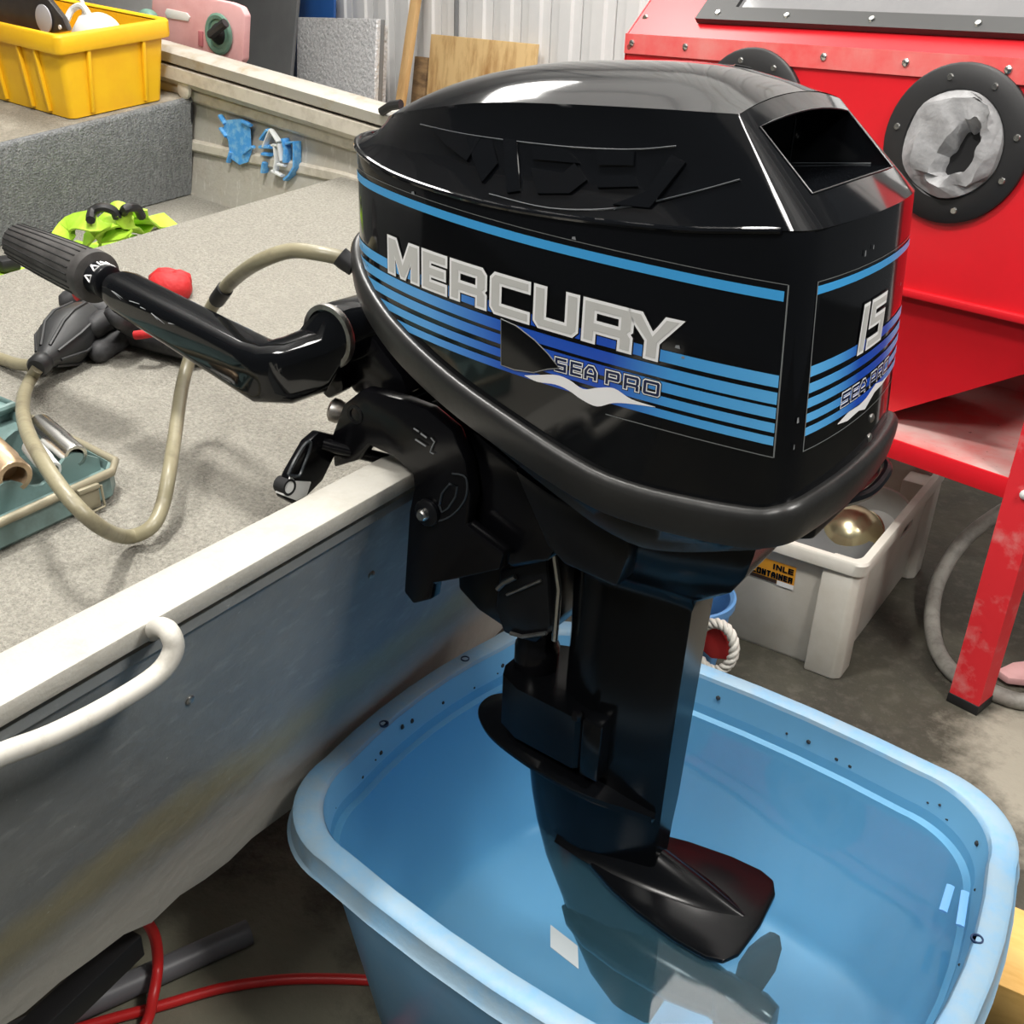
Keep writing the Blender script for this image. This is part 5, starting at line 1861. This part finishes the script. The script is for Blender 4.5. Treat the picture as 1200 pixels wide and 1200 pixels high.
# hopper: inverted pyramid under the body
m = MB()
cx_ = -.6
tpz = [cb(RL + .03, .012, .94), cb(RR - .03, .012, .94), cb(RR - .03, .60, .94), cb(RL + .03, .60, .94)]
m2 = [cb(RL + .03, .016, .905), cb(RR - .02, .016, .905), cb(RR - .03, .60, .905), cb(RL + .03, .60, .905)]
btz = [cb(-.86, .10, .60), cb(-.42, .10, .60), cb(-.42, .42, .60), cb(-.86, .42, .60)]
btz2 = [cb(-.86, .10, .56), cb(-.42, .10, .56), cb(-.42, .42, .56), cb(-.86, .42, .56)]
m.rings([tpz, m2, btz, btz2])
m.build('hopper', 'red_paint', cab, 20)
for r in (RL + .045, .0):
    for o in (0, .58):
        m = MB()
        w_, t_ = .037, .006
        m.rings([[cb(r - w_, o, z), cb(r + w_, o, z), cb(r + w_, o + .07, z), cb(r + w_ - t_, o + .07, z), cb(r + w_ - t_, o + t_, z), cb(r - w_, o + t_, z)] for z in (.022, .945 if r < -.5 else .93)])
        lg = m.build('leg', 'red_leg', cab, 20)
        m = MB()
        m.prism([cb(r - w_ - .002, o - .003, 0), cb(r + w_ + .002, o - .003, 0), cb(r + w_ + .002, o + .073, 0), cb(r - w_ - .002, o + .073, 0)], V(0, 0, .026), .002)
        m.build('foot', 'bar_black', lg)
        if o == 0:
            for z in (.577, .62):
                m = MB()
                m.lathe(cb(r + .006, -.001, z), CN, [(0, .011), (.005, .010), (.009, .004)], 12)
                m.build('leg_bolt', 'worn_white_metal', lg)
                break
m = MB()
m.prism([cb(RL + .05, .004, .588), cb(-.035, .004, .588), cb(-.035, .30, .588), cb(RL + .05, .30, .588)], V(0, 0, .010))
shelf = m.build('shelf', 'red_dusty', cab, 20)
m = MB()
m.prism([cb(RL + .05, 0, .552), cb(-.037, 0, .552), cb(-.037, 0, .60), cb(RL + .05, 0, .60)], -CN * .006, .001)
m.build('shelf_lip', 'red_paint', cab)
m = MB()
m.prism([cb(-.41, .30, .588), cb(-.035, .30, .588), cb(-.035, .60, .588), cb(-.50, .60, .588)], V(0, 0, .010))
m.build('shelf_wing', 'red_dusty', cab, 20)
m = MB()
m.prism([cb(-.50, .60, .588), cb(-.035, .60, .588), cb(-.035, .60, .94), cb(-.50, .60, .94)], -CN * .008)
m.build('back_plate', 'red_dusty', cab, 20)

# ================================================================== FLOOR THINGS BEHIND THE TUB
# blue tub
tub = thing('blue_tub', V(-.195, .055, 0), 'large blue plastic tub of water standing under the outboard motor', 'tub')
TCX, TCY = -.195, .062


def tr_(hx, hy, r, z, bow=.02):
    return [V(TCX + (p.x) * math.cos(-.02) - p.y * math.sin(-.02), TCY + p.x * math.sin(-.02) + p.y * math.cos(-.02), p.z) for p in rrect(0, 0, hx, hy, r, z, 13, bow)]


TH = .44
m = MB()
m.rings([tr_(.36, .275, .12, .0), tr_(.372, .287, .125, .012), tr_(.43, .338, .14, TH - .05), tr_(.432, .34, .14, TH - .03)], cap1=False)
m.build('outer_shell', 'tub_blue', tub, 50)
m = MB()
m.rings([tr_(.345, .26, .11, .03), tr_(.365, .28, .12, .05), tr_(.402, .312, .13, .30), tr_(.408, .318, .13, .36), tr_(.416, .326, .132, .365), tr_(.424, .334, .135, TH - .008)], cap1=False)
m.build('inner_shell', 'tub_inner', tub, 50)
m = MB()
m.rings([tr_(.424, .334, .135, TH - .010), tr_(.427, .337, .135, TH - .002), tr_(.431, .341, .137, TH), tr_(.455, .365, .15, TH), tr_(.460, .370, .152, TH - .004), tr_(.464, .374, .154, TH - .034), tr_(.468, .378, .155, TH - .038), tr_(.466, .376, .155, TH - .042), tr_(.432, .342, .14, TH - .04)], cap0=False, cap1=False)
rim = m.build('rim', 'rim_dusty', tub, 40)
for p in ((-0.6389,-0.0306,0.4405), (-0.6460,0.1958,0.4405), (0.2535,0.1028,0.4405)):
    m = MB()
    m.lathe(V(*p), (0, 0, 1), [(-.002, .008), (.0012, .008), (.0012, .006), (-.002, .006)], 16)
    m.build('hole', 'hole_dark', rim)
m = MB()
for (a, b) in (((0.2027,0.1741,0.4410), (0.2059,0.1218,0.4410)), ((0.2215,0.1751,0.4410), (0.2304,0.1104,0.4410))):
    m.tube([V(*a), V(*b)], .006, 6, flat=.35)
m.build('rim_slot', 'bucket_blue', rim)
# water
m = MB()
m.face(tr_(.4175, .3275, .132, .383))
wat = tag(m.build('tub_water', 'tub_water', None, 0), 'still clear water filling the blue tub', 'water')
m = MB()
m.prism([(-0.2246,-0.1643,0.3835), (-0.1765,-0.1719,0.3835), (-0.1565,-0.2020,0.3835), (-0.2048,-0.1947,0.3835)], V(0, 0, .0008))  # thin pale rectangle laid on the water surface
tag(m.build('water_rectangle', 'pale_rectangle', None, 0), 'thin pale rectangle lying on the tub water near the viewer', 'label')
if wat.data.polygons[0].normal.z < 0:
    wat.data.flip_normals()
# grime specks at the waterline
m = MB()
rl = tr_(.4205, .3305, .134, .392)
for k in range(46):
    i = random.choices(range(len(rl)), [(rl[(j + 1) % len(rl)] - rl[j]).length for j in range(len(rl))])[0]
    p = rl[i].lerp(rl[(i + 1) % len(rl)], random.random())
    cdir = V(TCX - p.x, TCY - p.y, 0).normalized()
    s_ = random.uniform(.002, .005)
    m.lathe(p + cdir * .001 + V(0, 0, random.uniform(-.006, .02)), (cdir.x, cdir.y, .2), [(-.001, s_), (.0015, s_ * .5)], 6)
g_ = m.build('grime_speck', 'grime', tub)
g_['kind'] = 'stuff'

# white storage bin
sb = thing('storage_bin', V(-.42, 1.6, 0), 'off-white plastic storage bin with an orange container label on the concrete', 'bin')
BX0, BX1, BY0, BY1, BH = -.655, -.235, 1.205, 1.93, .335


def br_(d, z, r=.03):
    return rrect((BX0 + BX1) / 2, (BY0 + BY1) / 2, (BX1 - BX0) / 2 + d, (BY1 - BY0) / 2 + d, r, z, 4)


m = MB()
m.rings([br_(-.022, .0), br_(-.018, .008), br_(.0, BH - .03), br_(.0, BH), br_(-.006, BH), br_(-.006, BH - .04), br_(-.026, .012)])
m.build('body', 'bin_grey', sb, 40)
m = MB()
m.rings([br_(.0, BH - .035), br_(.016, BH - .033), br_(.018, BH - .004), br_(.014, BH + .002), br_(.0, BH + .002), br_(-.004, BH - .004)], cap0=False, cap1=False)
m.build('rim', 'bin_grey', sb, 40)
for (x, y) in ((BX1 - .04, BY0 + .035), (BX1 - .035, BY1 - .05)):
    m = MB()
    m.prism([V(x - .045, y - .045, .0), V(x + .030, y - .047, .0), V(x + .047, y - .030, 0), V(x + .047, y + .04, .0), V(x - .045, y + .04, 0)], V(0, 0, BH - .03), .006)
    m.build('corner_post', 'bin_grey', sb, 30)
LAB = lambda u, z, e: V(-.555 + u, BY0 - .0045 - e + (BH - z) * .05 - .0, z)
m = MB()
fy = lambda z: BY0 + .021 * (1 - (z / (BH - .03)))
LABY = lambda z, e: fy(min(z, BH - .03)) - .0015 - e
def lab(u, z, e):
    return V(u, LABY(z, e), z)
# label lies on the bin's long face towards the tub
l0 = V(*(-0.5022,1.2000,0.2308))
l1 = V(*(-0.3847,1.2000,0.2064))
LU0, LU1, LZ0, LZ1 = l0.x, l1.x, l1.z, l1.z + .062
put_poly(m, [(LU0, LZ1), (LU1, LZ1)], [(LU0, LZ0), (LU1, LZ0)], lab, .001)
lb = m.build('label', 'label_orange', sb, 0)
m = MB()
put_poly(m, [(LU0, LZ0 + .010), (LU1 - .045, LZ0 + .010)], [(LU0, LZ0), (LU1 - .045, LZ0)], lab, .0016)
m.build('label_bar', 'label_brown', lb, 0)
m = MB()
put_poly(m, [(LU1 - .044, LZ0 + .010), (LU1, LZ0 + .010)], [(LU1 - .044, LZ0 - .004), (LU1, LZ0 - .004)], lab, .0016)
m.build('label_price', 'print_white', lb, 0)
m = MB()
LW = (LU1 - LU0)
def put_word(txt, u0, u1, z0, z1):
    n_ = sum(GLYPH[c_][0] if c_ != 'I' else .5 for c_ in txt)
    uu = u0
    for c_ in txt:
        w_ = (u1 - u0) * (GLYPH[c_][0] if c_ != 'I' else .5) / n_
        put_quads(m, stroke_quads(c_, uu + .06 * w_, uu + .94 * w_, z0, z1, (z1 - z0) * .26, 0), lab, .0022)
        uu += w_
put_word('CONTAINER', LU0 + .004, LU1 - .004, LZ0 + .013, LZ0 + .031)
put_word('INLE', LU1 - .060, LU1 - .004, LZ0 + .038, LZ0 + .055)
m.build('label_lettering', 'print_black', lb, 0)
# bowl and dark pan inside the bin
m = MB()
m.lathe(V(-.385, 1.50, .285), (.30, .55, -.65), [(0, .008), (.006, .035), (.022, .062), (.05, .080), (.09, .088), (.092, .092), (.09, .083), (.05, .075), (.022, .056), (.008, .01)], 28)
tag(m.build('metal_bowl', 'brass_bowl', None), 'shiny pale brass bowl tilted inside the white storage bin', 'bowl')
m = MB()
m.lathe(V(-.33, 1.69, .18), (.1, -.5, .8), [(0, .02), (.02, .07), (.09, .092), (.11, .094), (.11, .088), (.03, .064), (.01, .01)], 26)
tag(m.build('plastic_cup', 'white_plastic', None), 'whitish cup behind the brass bowl in the storage bin', 'cup')
m = MB()
m.prism([V(-.60, 1.25, .10), V(-.30, 1.25, .10), V(-.28, 1.50, .24), V(-.58, 1.50, .24)], V(0, 0, .012), .003)
tag(m.build('grey_tray', 'dark_grey_sheet', None), 'dark flat tray lying aslant in the storage bin', 'tray')

# blue bucket with rope handle
bk = thing('blue_bucket', V(-.60, 1.0, 0), 'small blue bucket with a white rope handle behind the motor leg', 'bucket')
bc_ = V(-.578, 1.000, 0)
m = MB()
m.lathe(bc_, (0, 0, 1), [(0, .085), (.004, .09), (.20, .112), (.205, .120), (.225, .120), (.227, .114), (.22, .106), (.02, .082), (.015, .01)], 32)
m.build('body', 'bucket_blue', bk, 40)
m = MB()
m.lathe(bc_ + V(0, 0, .10), (0, 0, 1), [(0, .01), (0, .096)], 24)
m.build('inner_base', 'bucket_deep', bk)
m = MB()
rc = V(*(-0.4548,0.9150,0.1613))
P = [rc + V(math.cos(a) * .047, .01 * math.sin(a), math.sin(a) * .058) for a in [math.radians(-130 + 26 * i) for i in range(13)]]
m.tube(P, .010, 10, smooth=3)
rope = m.build('rope_handle', 'rope_white', bk, 60)
PP = catmull(P, 4)
for ph in (0, 2.1, 4.2):
    m = MB()
    Q = []
    for i, p in enumerate(PP):
        t = (PP[min(i + 1, len(PP) - 1)] - PP[max(i - 1, 0)]).normalized()
        n_ = V(0, 1, 0)
        b_2 = t.cross(n_)
        Q.append(p + (n_ * math.cos(ph + i * .8) + b_2 * math.sin(ph + i * .8)) * .0075)
    m.tube(Q, .0062, 7)
    m.build('strand', 'rope_white', rope, 60)
m = MB()
m.prism([rc + V(*p) for p in ((-.035, .012, .035), (-.01, .012, .05), (.02, .012, .02), (.033, .012, -.03), (-.01, .012, -.045), (-.04, .012, -.03))], V(0, .02, 0), .004)
tag(m.build('red_cloth', 'cloth_red', None), 'red cloth tag seen inside the white rope loop beside the blue bucket', 'cloth')

# rubber hoop standing behind the cabinet leg
m = MB()
P = [V(*p) for p in ((-0.0047,1.9308,0.3000), (-0.0634,1.8999,0.2400), (-0.1197,1.8497,0.1600), (-0.1388,1.7328,0.0800), (-0.1118,1.5997,0.0300), (-0.0544,1.4562,0.0200), (0.0194,1.3715,0.0200), (0.1029,1.3602,0.0200), (0.1867,1.3816,0.0200), (0.3105,1.5565,0.0300), (0.3047,1.8189,0.1500), (0.1258,1.9335,0.3000))]
m.tube(P + [P[0]], .021, 12, smooth=4)
tag(m.build('rubber_hoop', 'hoop_grey', None, 60), 'grey speckled rubber hoop resting on the floor behind the red cabinet leg', 'hoop')
m = MB()
P = [V(*p) for p in ((0.0872,1.4517,0.0120), (0.1133,1.5140,0.0120), (0.1646,1.5681,0.0120), (0.2407,1.5337,0.0120), (0.1837,1.4627,0.0120), (0.1199,1.4313,0.0120))]
m.prism(P, V(0, 0, .02), .004)
tag(m.build('pink_scrap', 'pink_plastic', None), 'dusty pink scrap lying inside the grey hoop', 'scrap')

# timber block on the right
m = MB()
p0 = V(*(0.2614,0.5790,0.1000))
m.prism([p0, p0 + V(.30, .02, 0), p0 + V(.32, -.17, 0), p0 + V(.012, -.19, 0)], V(0, 0, -.10), .003)
tag(m.build('timber_block', 'wood_block', None, 30), 'yellow timber block on the floor at the right of the tub', 'timber')

# hoses, pipe and bar on the floor under the boat
m = MB()
a, b = V(*(-0.8015,-0.2154,0.0220)), V(*(-0.9218,-0.5199,0.0220))
d = (b - a).normalized()
m.lathe(a, b + d * .5 - a, [(0, .018), (0, .022), ((b - a).length + .5, .022)], 20)
tag(m.build('plastic_pipe', 'pipe_grey', None), 'grey plastic pipe lying on the concrete beneath the boat', 'pipe')
m = MB()
P = [(-0.7888,-0.4220,0.2600), (-0.8136,-0.3939,0.2000), (-0.8329,-0.3733,0.1300), (-0.8360,-0.3747,0.0700), (-0.8101,-0.4060,0.0500), (-0.7976,-0.4404,0.0150), (-0.7832,-0.5261,0.0120)]
m.tube([V(*p) for p in P], .009, 10, smooth=5)
tag(m.build('red_hose', 'hose_red', None), 'red hose hanging down from under the boat across the grey pipe', 'hose')
m = MB()
P = [(-0.9044,-0.5334,0.0100), (-0.8636,-0.4694,0.0100), (-0.8116,-0.3939,0.0100), (-0.7590,-0.3146,0.0100), (-0.6919,-0.2440,0.0100), (-0.6184,-0.1873,0.0100), (-0.5642,-0.1512,0.0100)]
m.tube([V(*p) for p in P], .009, 10, smooth=5)
tag(m.build('red_hose', 'hose_red', None), 'red hose lying along the concrete towards the blue tub', 'hose')
m = MB()
a, b = V(*(-0.7341,-0.4641,0.3000)), V(*(-0.7117,-0.6300,0.3000))
d = (b - a).normalized()
sd = V(-d.y, d.x, 0) * .018
b = b + d * .5
m.prism([a - sd, a + sd, b + sd, b - sd], V(0, 0, -.04), .002)
tag(m.build('support_bar', 'bar_black', None, 30), 'black support bar under the bottom edge of the boat', 'bar')
m = MB()
a = V(*(-0.4770,-0.1651,0.0300))
m.tube([a + V(-.01, .03, .0), a + V(.01, -.02, .01), a + V(.03, -.08, .0)], .022, 10, smooth=3)
tag(m.build('red_fitting', 'pink_red', None), 'salmon red fitting on the floor at the foot of the blue tub', 'fitting')
